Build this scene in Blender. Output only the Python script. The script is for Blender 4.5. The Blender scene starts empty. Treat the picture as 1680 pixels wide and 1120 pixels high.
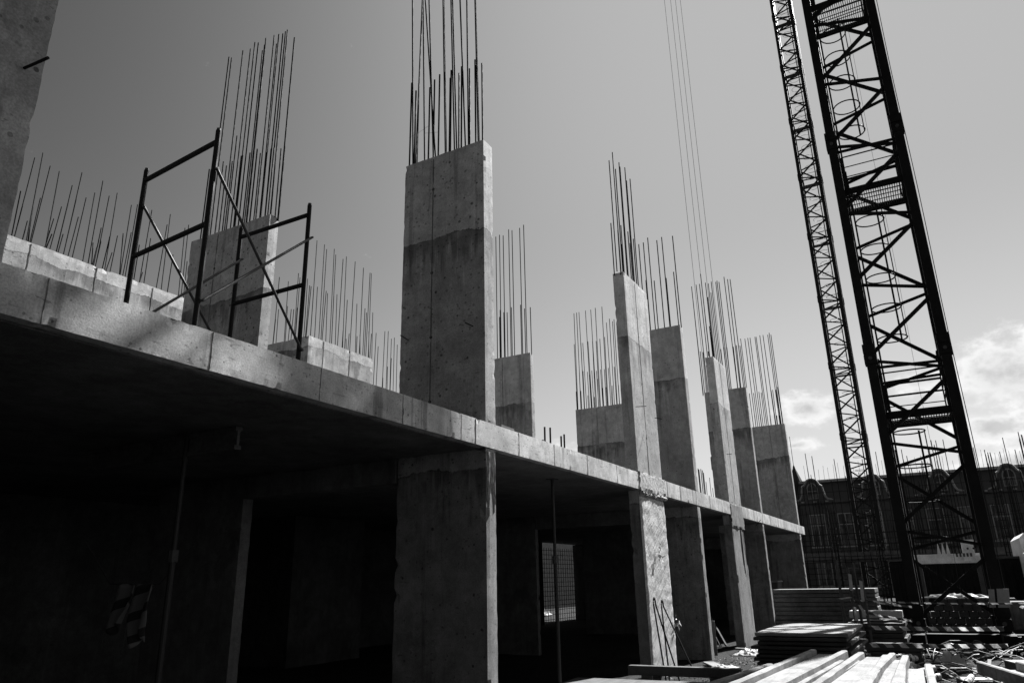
import bpy, math, random
from mathutils import Vector, Matrix, noise
rnd = random.Random(7)
S = bpy.context.scene
COL = S.collection
R = math.radians

# ---------------------------------------------------------------- camera
F_PX, PITCH, ROLL, YAW, EYE = 1193.75, 0.318132, -0.0207514, 0.506915, 1.6
fw = Vector((math.cos(PITCH)*math.cos(YAW), math.cos(PITCH)*math.sin(YAW), math.sin(PITCH)))
r0 = Vector((math.sin(YAW), -math.cos(YAW), 0)); u0 = r0.cross(fw)
cr, sr = math.cos(ROLL), math.sin(ROLL)
RT = cr*r0 + sr*u0
UP = cr*u0 - sr*r0
cam = bpy.data.cameras.new('camera'); co = bpy.data.objects.new('camera', cam); COL.objects.link(co)
cam.sensor_width = 36; cam.lens = F_PX*36/1680; cam.clip_end = 2000; cam.clip_start = .05
m = Matrix((RT, UP, -fw)).transposed().to_4x4(); m.translation = (0, 0, EYE)
co.matrix_world = m
S.camera = co

# ---------------------------------------------------------------- sky, sun, exposure
SUN_AZ, SUN_EL = R(-13.5), R(42.0)
sd = Vector((math.cos(SUN_EL)*math.cos(SUN_AZ), math.cos(SUN_EL)*math.sin(SUN_AZ), math.sin(SUN_EL)))
sl = bpy.data.lights.new('sun', 'SUN'); so = bpy.data.objects.new('sun', sl); COL.objects.link(so)
sl.energy = 5.0; sl.angle = R(.48); sl.color = (1, 1, 1)
so.rotation_euler = sd.to_track_quat('Z', 'Y').to_euler(); so.location = (20, -10, 40)
S.view_settings.view_transform = 'Standard'; S.view_settings.look = 'None'
S.view_settings.gamma = 1.0; S.view_settings.use_curve_mapping = False
S.view_settings.exposure = 1.5
S.cycles.diffuse_bounces = 2; S.cycles.max_bounces = 6

W = bpy.data.worlds.new('World'); S.world = W; W.use_nodes = True
nt = W.node_tree; nt.nodes.clear()

class NG:
    """tiny node-graph helper"""
    def __init__(s, tree): s.t = tree
    def n(s, typ, **kw):
        o = s.t.nodes.new(typ)
        for k, v in kw.items(): setattr(o, k, v)
        return o
    def put(s, sock, v):
        if v is None: return
        if hasattr(v, 'links') or hasattr(v, 'is_linked'): s.t.links.new(v, sock)
        else: sock.default_value = v
    def math(s, op, a, b=None, c=None, clamp=False):
        o = s.n('ShaderNodeMath', operation=op, use_clamp=clamp)
        for i, v in enumerate((a, b, c)):
            if v is not None: s.put(o.inputs[i], v)
        return o.outputs[0]
    def ramp(s, v, a, b, x=0.0, y=1.0, smooth=True):
        o = s.n('ShaderNodeMapRange', interpolation_type='SMOOTHSTEP' if smooth else 'LINEAR')
        s.put(o.inputs[0], v); o.inputs[1].default_value = a; o.inputs[2].default_value = b
        o.inputs[3].default_value = x; o.inputs[4].default_value = y
        return o.outputs[0]
    def noise(s, vec, scale, detail=4, rough=.55, sx=(1, 1, 1)):
        if sx != (1, 1, 1):
            mp = s.n('ShaderNodeMapping'); s.put(mp.inputs[0], vec); mp.inputs[3].default_value = sx; vec = mp.outputs[0]
        o = s.n('ShaderNodeTexNoise'); s.put(o.inputs['Vector'], vec)
        o.inputs['Scale'].default_value = scale; o.inputs['Detail'].default_value = detail; o.inputs['Roughness'].default_value = rough
        return o.outputs[0]
    def mix(s, f, a, b):
        # a*(1-f)+b*f on floats
        o = s.n('ShaderNodeMix', data_type='FLOAT'); s.put(o.inputs[0], f); s.put(o.inputs[2], a); s.put(o.inputs[3], b)
        return o.outputs[0]

g = NG(nt)
sky = g.n('ShaderNodeTexSky', sky_type='NISHITA'); sky.sun_disc = False
sky.sun_elevation = SUN_EL; sky.sun_rotation = math.pi/2 - SUN_AZ
sky.air_density = 0.15; sky.dust_density = 1.0; sky.ozone_density = 1.0; sky.altitude = 100
sep = g.n('ShaderNodeSeparateColor'); nt.links.new(sky.outputs[0], sep.inputs[0])
bw = g.math('ADD', g.math('MULTIPLY', sep.outputs[0], .9), g.math('MULTIPLY', sep.outputs[1], .1))   # black-and-white film behind a red filter
tc = g.n('ShaderNodeTexCoord'); dirv = tc.outputs['Generated']
sx = g.n('ShaderNodeSeparateXYZ'); nt.links.new(dirv, sx.inputs[0])
az = g.math('ARCTAN2', sx.outputs[1], sx.outputs[0]); el = g.math('ARCSINE', sx.outputs[2])
azel = g.n('ShaderNodeCombineXYZ'); g.put(azel.inputs[0], az); g.put(azel.inputs[1], el)
n1 = g.noise(azel.outputs[0], 16, 8, .62, (1, 1.5, 1)); n2 = g.noise(azel.outputs[0], 40, 6, .6, (1, 1.3, 1))
nn = g.math('ADD', g.math('MULTIPLY', n1, .7), g.math('MULTIPLY', n2, .3))
def blob(a, e, wa, we):
    # a cumulus heap: az/el centre and half sizes in degrees, flat-ish base
    x = g.math('DIVIDE', g.math('SUBTRACT', az, R(a)), R(wa)); y = g.math('DIVIDE', g.math('SUBTRACT', el, R(e)), R(we))
    d = g.math('SQRT', g.math('ADD', g.math('MULTIPLY', x, x), g.math('MULTIPLY', y, y)))
    return g.math('SUBTRACT', 1.0, d)
heaps = [(-6.2, 12.3, 4.2, 2.9), (-10.5, 12.2, 4.5, 3.4), (-4.4, 9.0, 2.6, 1.3), (-8.2, 9.2, 3.4, 1.6), (-6, 6.6, 5, 1.0), (6.6, 11.6, 2.2, 1.3), (8.0, 9.0, 2.0, .6),
         (-1.0, 12.6, 2.6, 1.0), (-17, 11, 4, 2.6), (-27, 10, 6, 2.4), (-42, 12, 6, 3), (26, 9, 4, 1.2), (60, 10, 6, 2), (100, 9, 7, 2), (150, 10, 8, 3), (-80, 11, 8, 3), (-130, 10, 8, 2.5)]
hv = None
for h in heaps:
    b = blob(*h); hv = b if hv is None else g.math('MAXIMUM', hv, b)
hv = g.math('MAXIMUM', hv, -.6)
cden = g.math('ADD', hv, g.math('MULTIPLY', g.math('SUBTRACT', nn, .5), 3.2))
cm = g.ramp(cden, -.16, .55)
thick = g.ramp(cden, .35, 1.0)
cl_l = g.mix(g.math('MULTIPLY', thick, .9), .36, .185)
cl_l = g.math('MULTIPLY', cl_l, g.ramp(nn, .35, .65, .85, 1.1))
b2 = g.math('MULTIPLY', bw, bw)                                           # contrasty film response
skyv = g.math('MULTIPLY', g.math('DIVIDE', b2, g.math('ADD', b2, .5)), .50/2**1.5)
toward = g.math('MAXIMUM', g.math('COSINE', g.math('SUBTRACT', az, SUN_AZ)), 0.0)
skyv = g.math('MULTIPLY', skyv, g.math('ADD', 1.0, g.math('MULTIPLY', g.ramp(el, 0, R(28), .75, 0.0), toward)))   # horizon glow on the sun's side
val = g.mix(g.math('MULTIPLY', cm, .8), skyv, cl_l)
cc = g.n('ShaderNodeCombineColor')
for i in range(3): g.put(cc.inputs[i], val)
bg = g.n('ShaderNodeBackground'); nt.links.new(cc.outputs[0], bg.inputs[0]); bg.inputs[1].default_value = 1.0
wo = g.n('ShaderNodeOutputWorld'); nt.links.new(bg.outputs[0], wo.inputs[0])

# ---------------------------------------------------------------- places: sight lines to real positions
def ray(x, y): return RT*((x-840)/F_PX) - UP*((y-560)/F_PX) + fw
def on_u(x, y, U): d = ray(x, y); return Vector((0, 0, EYE)) + d*(U/d.x)
def on_v(x, y, V): d = ray(x, y); return Vector((0, 0, EYE)) + d*(V/d.y)
def on_z(x, y, Z): d = ray(x, y); return Vector((0, 0, EYE)) + d*((Z-EYE)/d.z)

# ---------------------------------------------------------------- mesh helpers
class MB:
    def __init__(s): s.v = []; s.f = []
    def add(s, vs, fs):
        o = len(s.v); s.v += [Vector(p) for p in vs]; s.f += [tuple(i+o for i in q) for q in fs]; return s
    def box(s, x0, x1, y0, y1, z0, z1):
        return s.add([(x, y, z) for x in (x0, x1) for y in (y0, y1) for z in (z0, z1)],
                     [(0, 1, 3, 2), (4, 6, 7, 5), (0, 4, 5, 1), (2, 3, 7, 6), (0, 2, 6, 4), (1, 5, 7, 3)])
    def cbox(s, c, sz, ch=.01, rot=0.0):
        # box with chamfered edges, turned about z
        hx, hy, hz = [k/2 for k in sz]; ch = min(ch, hx*.45, hy*.45, hz*.45)
        vs = []; 
        for sxx in (-1, 1):
            for syy in (-1, 1):
                for szz in (-1, 1):
                    vs += [(sxx*hx, syy*(hy-ch), szz*(hz-ch)), (sxx*(hx-ch), syy*hy, szz*(hz-ch)), (sxx*(hx-ch), syy*(hy-ch), szz*hz)]
        idx = lambda a, b, c_, k: ((a*2+b)*2+c_)*3+k
        fs = []
        for a in (0, 1): fs.append([idx(a, 0, 0, 0), idx(a, 1, 0, 0), idx(a, 1, 1, 0), idx(a, 0, 1, 0)])
        for b in (0, 1): fs.append([idx(0, b, 0, 1), idx(1, b, 0, 1), idx(1, b, 1, 1), idx(0, b, 1, 1)])
        for c_ in (0, 1): fs.append([idx(0, 0, c_, 2), idx(1, 0, c_, 2), idx(1, 1, c_, 2), idx(0, 1, c_, 2)])
        for a in (0, 1):
            for b in (0, 1): fs.append([idx(a, b, 0, 0), idx(a, b, 1, 0), idx(a, b, 1, 1), idx(a, b, 0, 1)])
            for c_ in (0, 1): fs.append([idx(a, 0, c_, 0), idx(a, 1, c_, 0), idx(a, 1, c_, 2), idx(a, 0, c_, 2)])
        for b in (0, 1):
            for c_ in (0, 1): fs.append([idx(0, b, c_, 1), idx(1, b, c_, 1), idx(1, b, c_, 2), idx(0, b, c_, 2)])
        for a in (0, 1):
            for b in (0, 1):
                for c_ in (0, 1): fs.append([idx(a, b, c_, 0), idx(a, b, c_, 1), idx(a, b, c_, 2)])
        M = Matrix.Rotation(rot, 3, 'Z'); c = Vector(c)
        return s.add([M @ Vector(p) + c for p in vs], fs)
    def tube(s, p, q, r, n=8, r2=None, cap=True):
        p, q = Vector(p), Vector(q); d = (q-p).normalized(); r2 = r if r2 is None else r2
        a = d.cross(Vector((0, 0, 1)) if abs(d.z) < .9 else Vector((1, 0, 0))).normalized(); b = d.cross(a)
        vs = []
        for k in range(n):
            t = 2*math.pi*k/n; o = a*math.cos(t)+b*math.sin(t); vs += [p+o*r, q+o*r2]
        fs = [(2*k, 2*((k+1) % n), 2*((k+1) % n)+1, 2*k+1) for k in range(n)]
        if cap: fs += [tuple(range(0, 2*n, 2))[::-1], tuple(range(1, 2*n, 2))]
        return s.add(vs, fs)
    def beam(s, p, q, w, h, up=(0, 0, 1)):
        p, q = Vector(p), Vector(q); d = (q-p).normalized(); up = Vector(up)
        a = d.cross(up); a = a.normalized() if a.length > 1e-4 else Vector((1, 0, 0)); b = a.cross(d)
        vs = [P + a*(i*w/2) + b*(j*h/2) for P in (p, q) for i, j in ((-1, -1), (1, -1), (1, 1), (-1, 1))]
        return s.add(vs, [(0, 1, 2, 3), (7, 6, 5, 4), (0, 4, 5, 1), (1, 5, 6, 2), (2, 6, 7, 3), (3, 7, 4, 0)])
    def path(s, pts, r, n=6, closed=False):
        pts = [Vector(p) for p in pts]; N = len(pts); rings = []
        for i, p in enumerate(pts):
            a = pts[(i-1) % N] if (closed or i > 0) else p; b = pts[(i+1) % N] if (closed or i < N-1) else p
            d = (b-a).normalized(); x = d.cross(Vector((0, 0, 1)) if abs(d.z) < .95 else Vector((1, 0, 0))).normalized(); y = d.cross(x)
            rings.append([p + x*math.cos(2*math.pi*k/n)*r + y*math.sin(2*math.pi*k/n)*r for k in range(n)])
        fs = []
        for i in range(N if closed else N-1):
            j = (i+1) % N
            fs += [(i*n+k, i*n+(k+1) % n, j*n+(k+1) % n, j*n+k) for k in range(n)]
        return s.add([v for q in rings for v in q], fs)
    def prism(s, pts, axis_vec):
        # polygon extruded along a vector
        n = len(pts); a = Vector(axis_vec); P = [Vector(p) for p in pts]
        return s.add(P + [p+a for p in P], [tuple(range(n))[::-1], tuple(range(n, 2*n))] + [(i, (i+1) % n, n+(i+1) % n, n+i) for i in range(n)])
    def mesh(s, name, base=(0, 0, 0), smooth=False):
        me = bpy.data.meshes.new(name); b = Vector(base)
        me.from_pydata([tuple(v-b) for v in s.v], [], s.f); me.update()
        import bmesh
        bm = bmesh.new(); bm.from_mesh(me); bmesh.ops.recalc_face_normals(bm, faces=bm.faces[:]); bm.to_mesh(me); bm.free()
        if smooth:
            for p in me.polygons: p.use_smooth = True
        return me

WORLD = {}     # object -> world location of its origin (parents never rotate)
def link(o, parent=None, loc=(0, 0, 0)):
    COL.objects.link(o); WORLD[o.name] = Vector(loc)
    if parent is not None:
        o.parent = parent; o.matrix_parent_inverse = Matrix.Translation(-WORLD[parent.name])
    return o
def tag(o, label=None, cat=None, group=None, kind=None):
    if label: o['label'] = label
    if cat: o['category'] = cat
    if group: o['group'] = group
    if kind: o['kind'] = kind
    return o
def empty(name, loc, label=None, cat=None, group=None):
    o = bpy.data.objects.new(name, None); o.empty_display_size = .2; o.location = loc; link(o, None, loc)
    return tag(o, label, cat, group)
def make(mb, name, mat, parent=None, base=None, smooth=False, **t):
    if base is None:
        xs = [v.x for v in mb.v]; ys = [v.y for v in mb.v]; zs = [v.z for v in mb.v]
        base = ((min(xs)+max(xs))/2, (min(ys)+max(ys))/2, min(zs))
    me = mb.mesh(name, base, smooth); me.materials.append(mat)
    o = bpy.data.objects.new(name, me); o.location = base; link(o, parent, base)
    return tag(o, **t)
def place(name, me, mat4, parent=None, **t):
    # an object that shares mesh data; mat4 is its world matrix
    o = bpy.data.objects.new(name, me); link(o, parent, mat4.translation); o.matrix_basis = mat4
    return tag(o, **t)
def stick(p, q, r):
    p, q = Vector(p), Vector(q); d = q-p
    return Matrix.Translation(p) @ d.to_track_quat('Z', 'Y').to_matrix().to_4x4() @ Matrix.Diagonal((r, r, d.length, 1))

def rough_box(x0, x1, y0, y1, z0, z1, st=.09, amp=.004, seed=0, chip=.05, stx=None, sty=None, stz=None):
    """cast concrete block: divided faces, slightly wavy, worn and chipped arrises"""
    n = [max(1, round((b-a)/(s_ or st))) for a, b, s_ in ((x0, x1, stx), (y0, y1, sty), (z0, z1, stz))]
    lo = (x0, y0, z0); hi = (x1, y1, z1); ids = {}; mb = MB(); rr = random.Random(seed)
    def vid(i, j, k):
        if (i, j, k) in ids: return ids[(i, j, k)]
        p = [lo[a] + (hi[a]-lo[a])*t/n[a] for a, t in enumerate((i, j, k))]
        ends = [t in (0, n[a]) for a, t in enumerate((i, j, k))]
        q = Vector(p)
        if sum(ends) >= 2:
            dpt = amp*rr.random() + (amp*4*rr.random() if rr.random() < chip else 0)
            for a, t in enumerate((i, j, k)):
                if ends[a]: q[a] += dpt*(1 if t == 0 else -1)
        else:
            w = noise.noise(Vector(p)*2.2 + Vector((seed, 0, 0)))*amp*.6
            for a, t in enumerate((i, j, k)):
                if ends[a]: q[a] += w
        ids[(i, j, k)] = len(mb.v); mb.v.append(q); return ids[(i, j, k)]
    for a in range(3):
        b, c = (a+1) % 3, (a+2) % 3
        for e in (0, n[a]):
            for i in range(n[b]):
                for j in range(n[c]):
                    q = []
                    for di, dj in ((0, 0), (1, 0), (1, 1), (0, 1)):
                        t = [0, 0, 0]; t[a] = e; t[b] = i+di; t[c] = j+dj; q.append(vid(*t))
                    mb.f.append(tuple(q))
    return mb

# ---------------------------------------------------------------- materials (all grey: the photograph is black and white)
def new_mat(name):
    mt = bpy.data.materials.new(name); mt.use_nodes = True; t = mt.node_tree
    return mt, NG(t), t.nodes['Principled BSDF']
def set_col(gg, bs, v):
    c = gg.n('ShaderNodeCombineColor')
    for i in range(3): gg.put(c.inputs[i], v)
    gg.t.links.new(c.outputs[0], bs.inputs['Base Color'])
def bump(gg, bs, h, st=.4, dist=.01):
    b = gg.n('ShaderNodeBump'); b.inputs['Strength'].default_value = st; b.inputs['Distance'].default_value = dist
    gg.put(b.inputs['Height'], h); gg.t.links.new(b.outputs[0], bs.inputs['Normal'])
def concrete(name, base=.42, lift=None, streak=.35, holes=True, dirt=.3, pores=11, marks=.5):
    mt, gg, bs = new_mat(name)
    ge = gg.n('ShaderNodeNewGeometry'); P = ge.outputs['Position']
    s3 = gg.n('ShaderNodeSeparateXYZ'); gg.t.links.new(P, s3.inputs[0]); z = s3.outputs[2]
    big = gg.noise(P, 1.1, 8, .66); mid = gg.noise(P, 6, 8, .70); fine = gg.noise(P, 70, 4, .6); crisp = gg.noise(P, 2.6, 10, .74)
    st = gg.noise(P, 6.5, 6, .66, (1, 1, .07)); st2 = gg.noise(P, 22, 3, .5, (1, 1, .04)); hz = gg.noise(P, 26, 4, .6, (.18, .18, 1))
    v = gg.math('MULTIPLY', gg.ramp(big, .30, .70, 1-dirt, 1.10), base)
    v = gg.math('MULTIPLY', v, gg.ramp(crisp, .40, .62, .91, 1.05))
    v = gg.math('MULTIPLY', v, gg.ramp(mid, .32, .68, .80, 1.12))
    v = gg.math('MULTIPLY', v, gg.ramp(fine, .30, .70, .80, 1.14))
    v = gg.math('MULTIPLY', v, gg.ramp(st, .53, .66, 1.0, 1-streak))
    v = gg.math('MULTIPLY', v, gg.ramp(st2, .60, .72, 1.0, 1.15))
    v = gg.math('MULTIPLY', v, gg.ramp(hz, .60, .74, 1.0, 1-.35*marks))
    # dark damp blotches with a sharp rim
    bl = gg.ramp(gg.noise(P, .85, 9, .70), .585, .615); v = gg.math('MULTIPLY', v, gg.mix(bl, 1.0, .78))
    if lift:
        rag = gg.math('ADD', gg.math('MULTIPLY', gg.math('SUBTRACT', gg.noise(P, 1.7, 3, .5), .5), .22), gg.math('MULTIPLY', gg.math('SUBTRACT', gg.noise(P, 14, 6, .7), .5), .09))
        zz = gg.math('ADD', z, rag)
        over = gg.ramp(zz, lift-.012, lift+.012)
        drip = gg.math('ADD', zz, gg.math('MULTIPLY', gg.math('SUBTRACT', gg.noise(P, 9, 4, .6, (1, 1, .04)), .5), 1.5))
        below = gg.math('SUBTRACT', 1.0, over)
        band = gg.math('MULTIPLY', gg.ramp(drip, lift-.42, lift-.12), below)
        band = gg.math('MULTIPLY', band, gg.ramp(gg.noise(P, 1.6, 3, .5), .40, .54))
        pale = gg.math('MULTIPLY', gg.math('MULTIPLY', gg.ramp(drip, lift-1.2, lift-.5), below), gg.ramp(gg.noise(P, 11, 5, .6, (1, 1, .08)), .55, .64))
        v = gg.math('MULTIPLY', v, gg.mix(over, .74, 1.06))
        v = gg.math('MULTIPLY', v, gg.mix(band, 1.0, .52))
        v = gg.math('MULTIPLY', v, gg.mix(pale, 1.0, 1.30))
        ln = gg.math('MULTIPLY', gg.math('COMPARE', zz, lift, .009), gg.ramp(gg.noise(P, 5, 3), .42, .50))
        v = gg.math('MULTIPLY', v, gg.mix(ln, 1.0, .50))
    def pits(scale, k, thr, dark):
        vo = gg.n('ShaderNodeTexVoronoi'); vo.inputs['Scale'].default_value = scale; gg.t.links.new(P, vo.inputs['Vector'])
        rs = gg.n('ShaderNodeSeparateColor'); gg.t.links.new(vo.outputs['Color'], rs.inputs[0])
        return gg.math('LESS_THAN', vo.outputs['Distance'], gg.math('MULTIPLY', gg.math('SUBTRACT', rs.outputs[0], thr), k))
    h = gg.math('ADD', gg.math('MULTIPLY', mid, .5), gg.math('MULTIPLY', fine, .4))
    if holes:
        p1, p2 = pits(pores, .42, .60, .3), pits(pores*2.0, .60, .52, .5)
        p3 = gg.math('MULTIPLY', gg.ramp(gg.noise(P, 30, 3, .5, (.35, .35, 1)), .655, .675), gg.ramp(gg.noise(P, 2.2, 3), .48, .56)); v = gg.math('MULTIPLY', v, gg.mix(p3, 1.0, .55))
        v = gg.math('MULTIPLY', v, gg.mix(p1, 1.0, .34)); v = gg.math('MULTIPLY', v, gg.mix(p2, 1.0, .58))
        h = gg.math('SUBTRACT', h, gg.math('ADD', gg.math('MULTIPLY', p1, .6), gg.math('MULTIPLY', p2, .3)))
    set_col(gg, bs, v)
    bs.inputs['Roughness'].default_value = .88; bs.inputs['Specular IOR Level'].default_value = .2
    bump(gg, bs, h, .50, .007)
    return mt
def plain(name, base, rough=.6, var=.25, scale=6, metal=0.0, b=.2, spec=.4, bd=.004):
    mt, gg, bs = new_mat(name)
    P = gg.n('ShaderNodeNewGeometry').outputs['Position']
    n_ = gg.noise(P, scale, 6, .62); f_ = gg.noise(P, scale*9, 3, .6)
    v = gg.math('MULTIPLY', gg.math('MULTIPLY', gg.ramp(n_, .28, .72, 1-var, 1+var*.6), gg.ramp(f_, .3, .7, 1-var*.4, 1+var*.3)), base)
    set_col(gg, bs, v); bs.inputs['Metallic'].default_value = metal; bs.inputs['Specular IOR Level'].default_value = spec
    gg.put(bs.inputs['Roughness'], gg.ramp(n_, .3, .7, max(.05, rough-.12), min(1, rough+.12)))
    bump(gg, bs, gg.math('ADD', n_, f_), b, bd)
    return mt
def wood(name, base, ax=(1, .06, 1), var=.45, scale=22):
    mt, gg, bs = new_mat(name)
    P = gg.n('ShaderNodeNewGeometry').outputs['Position']
    a = gg.noise(P, scale, 5, .6, ax); c = gg.noise(P, 2.5, 5, .6)
    v = gg.math('MULTIPLY', gg.math('MULTIPLY', gg.ramp(a, .3, .7, 1-var*.6, 1+var*.4), gg.ramp(c, .3, .7, 1-var, 1.1)), base)
    set_col(gg, bs, v); bs.inputs['Roughness'].default_value = .75; bs.inputs['Specular IOR Level'].default_value = .3; bump(gg, bs, a, .3, .004)
    return mt
M = {}
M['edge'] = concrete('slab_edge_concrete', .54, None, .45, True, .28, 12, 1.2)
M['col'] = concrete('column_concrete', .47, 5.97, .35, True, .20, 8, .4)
M['wall'] = concrete('core_wall_concrete', .52, 7.02, .25, True, .25, 8, .4)
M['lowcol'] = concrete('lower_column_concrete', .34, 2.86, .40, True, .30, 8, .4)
M['soffit'] = concrete('shade_dark_concrete', .17, None, .15, False, .3)  # low base puts the shade under the slab into the colour
M['deck'] = plain('bounce_cut_deck', .03, .9, .5, 1.5)  # near-black so the slab top bounces little light
M['inner'] = concrete('shade_dark_wall', .07, None, .2, False, .4)  # lower-storey darkness put into the wall colour
M['seam'] = plain('seam_concrete', .14, .9, .5, 9)
M['grout'] = plain('grout_concrete', .42, .9, .55, 13, b=.8, bd=.02)
M['rebar'] = plain('rusty_steel', .016, .8, .5, 12, 0.0, .3, .15)
M['tube'] = plain('dark_painted_tube', .018, .7, .4, 9, spec=.15)
M['brace'] = plain('galvanised_brace', .055, .45, .35, 9, 0, .03, .3)
M['crane'] = plain('crane_paint', .014, .7, .35, 3, b=.1, spec=.08)
M['crane_far'] = plain('far_crane_paint', .018, .6, .3, 3, b=.1, spec=.15)
def whitem():
    mt, gg, bs = new_mat('white_formwork'); P = gg.n('ShaderNodeNewGeometry').outputs['Position']
    a = gg.noise(P, 30, 4, .6, (.05, 1, 1)); b_ = gg.noise(P, 3.5, 8, .7); c = gg.noise(P, 26, 5, .7); d = gg.noise(P, 9, 4, .6, (1, .3, .3))
    v = gg.math('MULTIPLY', gg.math('MULTIPLY', gg.ramp(a, .35, .65, .86, 1.05), gg.ramp(b_, .36, .60, .66, 1.05)), gg.math('MULTIPLY', gg.ramp(c, .34, .42, .55, 1.0), .27))
    v = gg.math('MULTIPLY', v, gg.ramp(d, .62, .68, 1.0, .7))
    set_col(gg, bs, v); bs.inputs['Roughness'].default_value = .8; bs.inputs['Specular IOR Level'].default_value = .15
    bump(gg, bs, gg.math('ADD', a, c), .4, .004)
    return mt
M['white'] = whitem()
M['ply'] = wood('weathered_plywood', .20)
M['prop'] = plain('prop_paint', .022, .6, .4, 8)
M['timber'] = wood('grey_timber', .11, (.06, 1, 1))
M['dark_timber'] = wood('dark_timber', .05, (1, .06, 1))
M['steel'] = plain('dark_steel', .05, .6, .4, 5, 0)
M['pale'] = plain('pale_paint', .26, .5, .2, 4)
M['bright'] = plain('bright_paint', .40, .45, .15, 4)
M['rope'] = plain('greased_rope', .012, .95, .2, 6, spec=0)
M['truckwhite'] = plain('machine_white', .72, .5, .25, 4)
M['black'] = plain('black_rubber', .025, .6, .3, 6)
M['brickwall'] = plain('old_facade_render', .085, .9, .3, .8, b=.3, bd=.02)
M['trim'] = plain('pale_stone_trim', .32, .85, .25, 2)
M['roof'] = plain('dark_roof_sheet', .03, .6, .35, 1.5)
def glassm():
    mt, gg, bs = new_mat('window_glass'); P = gg.n('ShaderNodeNewGeometry').outputs['Position']
    set_col(gg, bs, gg.ramp(gg.noise(P, .7, 3), .42, .58, .01, .10)); bs.inputs['Roughness'].default_value = .35; bs.inputs['Specular IOR Level'].default_value = .35
    return mt
M['glass'] = glassm()
def groundm():
    mt, gg, bs = new_mat('site_dirt'); P = gg.n('ShaderNodeNewGeometry').outputs['Position']
    a = gg.noise(P, .5, 6, .6); b_ = gg.noise(P, 9, 7, .7); c = gg.noise(P, 70, 4, .6)
    v = gg.math('MULTIPLY', gg.math('MULTIPLY', gg.ramp(a, .3, .7, .6, 1.2), gg.ramp(b_, .3, .72, .45, 1.5)), gg.math('MULTIPLY', gg.ramp(c, .3, .7, .6, 1.4), .022))
    set_col(gg, bs, v); bs.inputs['Roughness'].default_value = .95; bs.inputs['Specular IOR Level'].default_value = .15
    bump(gg, bs, gg.math('ADD', b_, gg.math('MULTIPLY', c, .4)), .9, .05)
    return mt
M['dirt'] = groundm()
def tapem(name='barrier_tape'):
    mt, gg, bs = new_mat(name); ge = gg.n('ShaderNodeNewGeometry')
    s3 = gg.n('ShaderNodeSeparateXYZ'); gg.t.links.new(ge.outputs['Position'], s3.inputs[0])
    t = gg.math('ADD', s3.outputs[1], gg.math('MULTIPLY', s3.outputs[2], -.8))
    w = gg.math('FRACT', gg.math('MULTIPLY', t, 4.6)); k = gg.math('GREATER_THAN', w, .5)
    set_col(gg, bs, gg.math('MULTIPLY', gg.mix(k, .09, .75), gg.ramp(gg.noise(ge.outputs['Position'], 8), .35, .65, .5, 1.1))); bs.inputs['Roughness'].default_value = .45
    return mt
def see_through(mt, colsock_from, amount):
    t = mt.node_tree; bs = t.nodes['Principled BSDF']; out = [n for n in t.nodes if n.type == 'OUTPUT_MATERIAL'][0]
    tr_ = t.nodes.new('ShaderNodeBsdfTranslucent'); mx = t.nodes.new('ShaderNodeMixShader'); mx.inputs[0].default_value = amount
    t.links.new(bs.inputs['Base Color'].links[0].from_socket, tr_.inputs[0])
    t.links.new(bs.outputs[0], mx.inputs[1]); t.links.new(tr_.outputs[0], mx.inputs[2]); t.links.new(mx.outputs[0], out.inputs[0])
    return mt
M['tape'] = see_through(tapem(), None, .5)
M['plastic'] = see_through(plain('thin_plastic_sheet', .55, .5, .2, 5), None, .45)
def wrapm():
    mt, gg, bs = new_mat('stretch_film'); P = gg.n('ShaderNodeNewGeometry').outputs['Position']
    mp = gg.n('ShaderNodeMapping'); mp.inputs[2].default_value = (0, R(30), 0); gg.t.links.new(P, mp.inputs[0])
    a = gg.noise(mp.outputs[0], 14, 7, .65, (.12, 1, 4)); b_ = gg.noise(P, 12, 5, .6, (1, 1, 2.5)); c = gg.noise(mp.outputs[0], 5, 3, .5, (.12, 1, 3.2))
    h = gg.math('ADD', gg.math('ADD', a, gg.math('MULTIPLY', b_, .5)), c)
    set_col(gg, bs, gg.math('MULTIPLY', gg.ramp(a, .40, .60, .40, .55), gg.ramp(c, .40, .46, .80, 1.03)))
    bs.inputs['Roughness'].default_value = .5; bs.inputs['Specular IOR Level'].default_value = .3
    bump(gg, bs, h, .75, .020)
    return mt
M['film'] = wrapm()
def stripem():
    mt, gg, bs = new_mat('striped_cloth'); ge = gg.n('ShaderNodeNewGeometry')
    s3 = gg.n('ShaderNodeSeparateXYZ'); gg.t.links.new(ge.outputs['Position'], s3.inputs[0])
    t = gg.math('ADD', s3.outputs[2], gg.math('MULTIPLY', gg.math('SUBTRACT', s3.outputs[1], 8.0), .45))
    k = gg.math('GREATER_THAN', gg.math('FRACT', gg.math('MULTIPLY', t, 4.0)), .36)
    set_col(gg, bs, gg.mix(k, .02, .14)); bs.inputs['Roughness'].default_value = .9
    return mt
M['stripe'] = stripem()

BAR = MB().tube((0, 0, 0), (0, 0, 1), 1, 7).mesh('rebar_bar', smooth=False); BAR.materials.append(M['rebar'])
def rebar(parent, p, q, r=.011, name='rebar'): return place(name, BAR, stick(p, q, r), parent)

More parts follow.
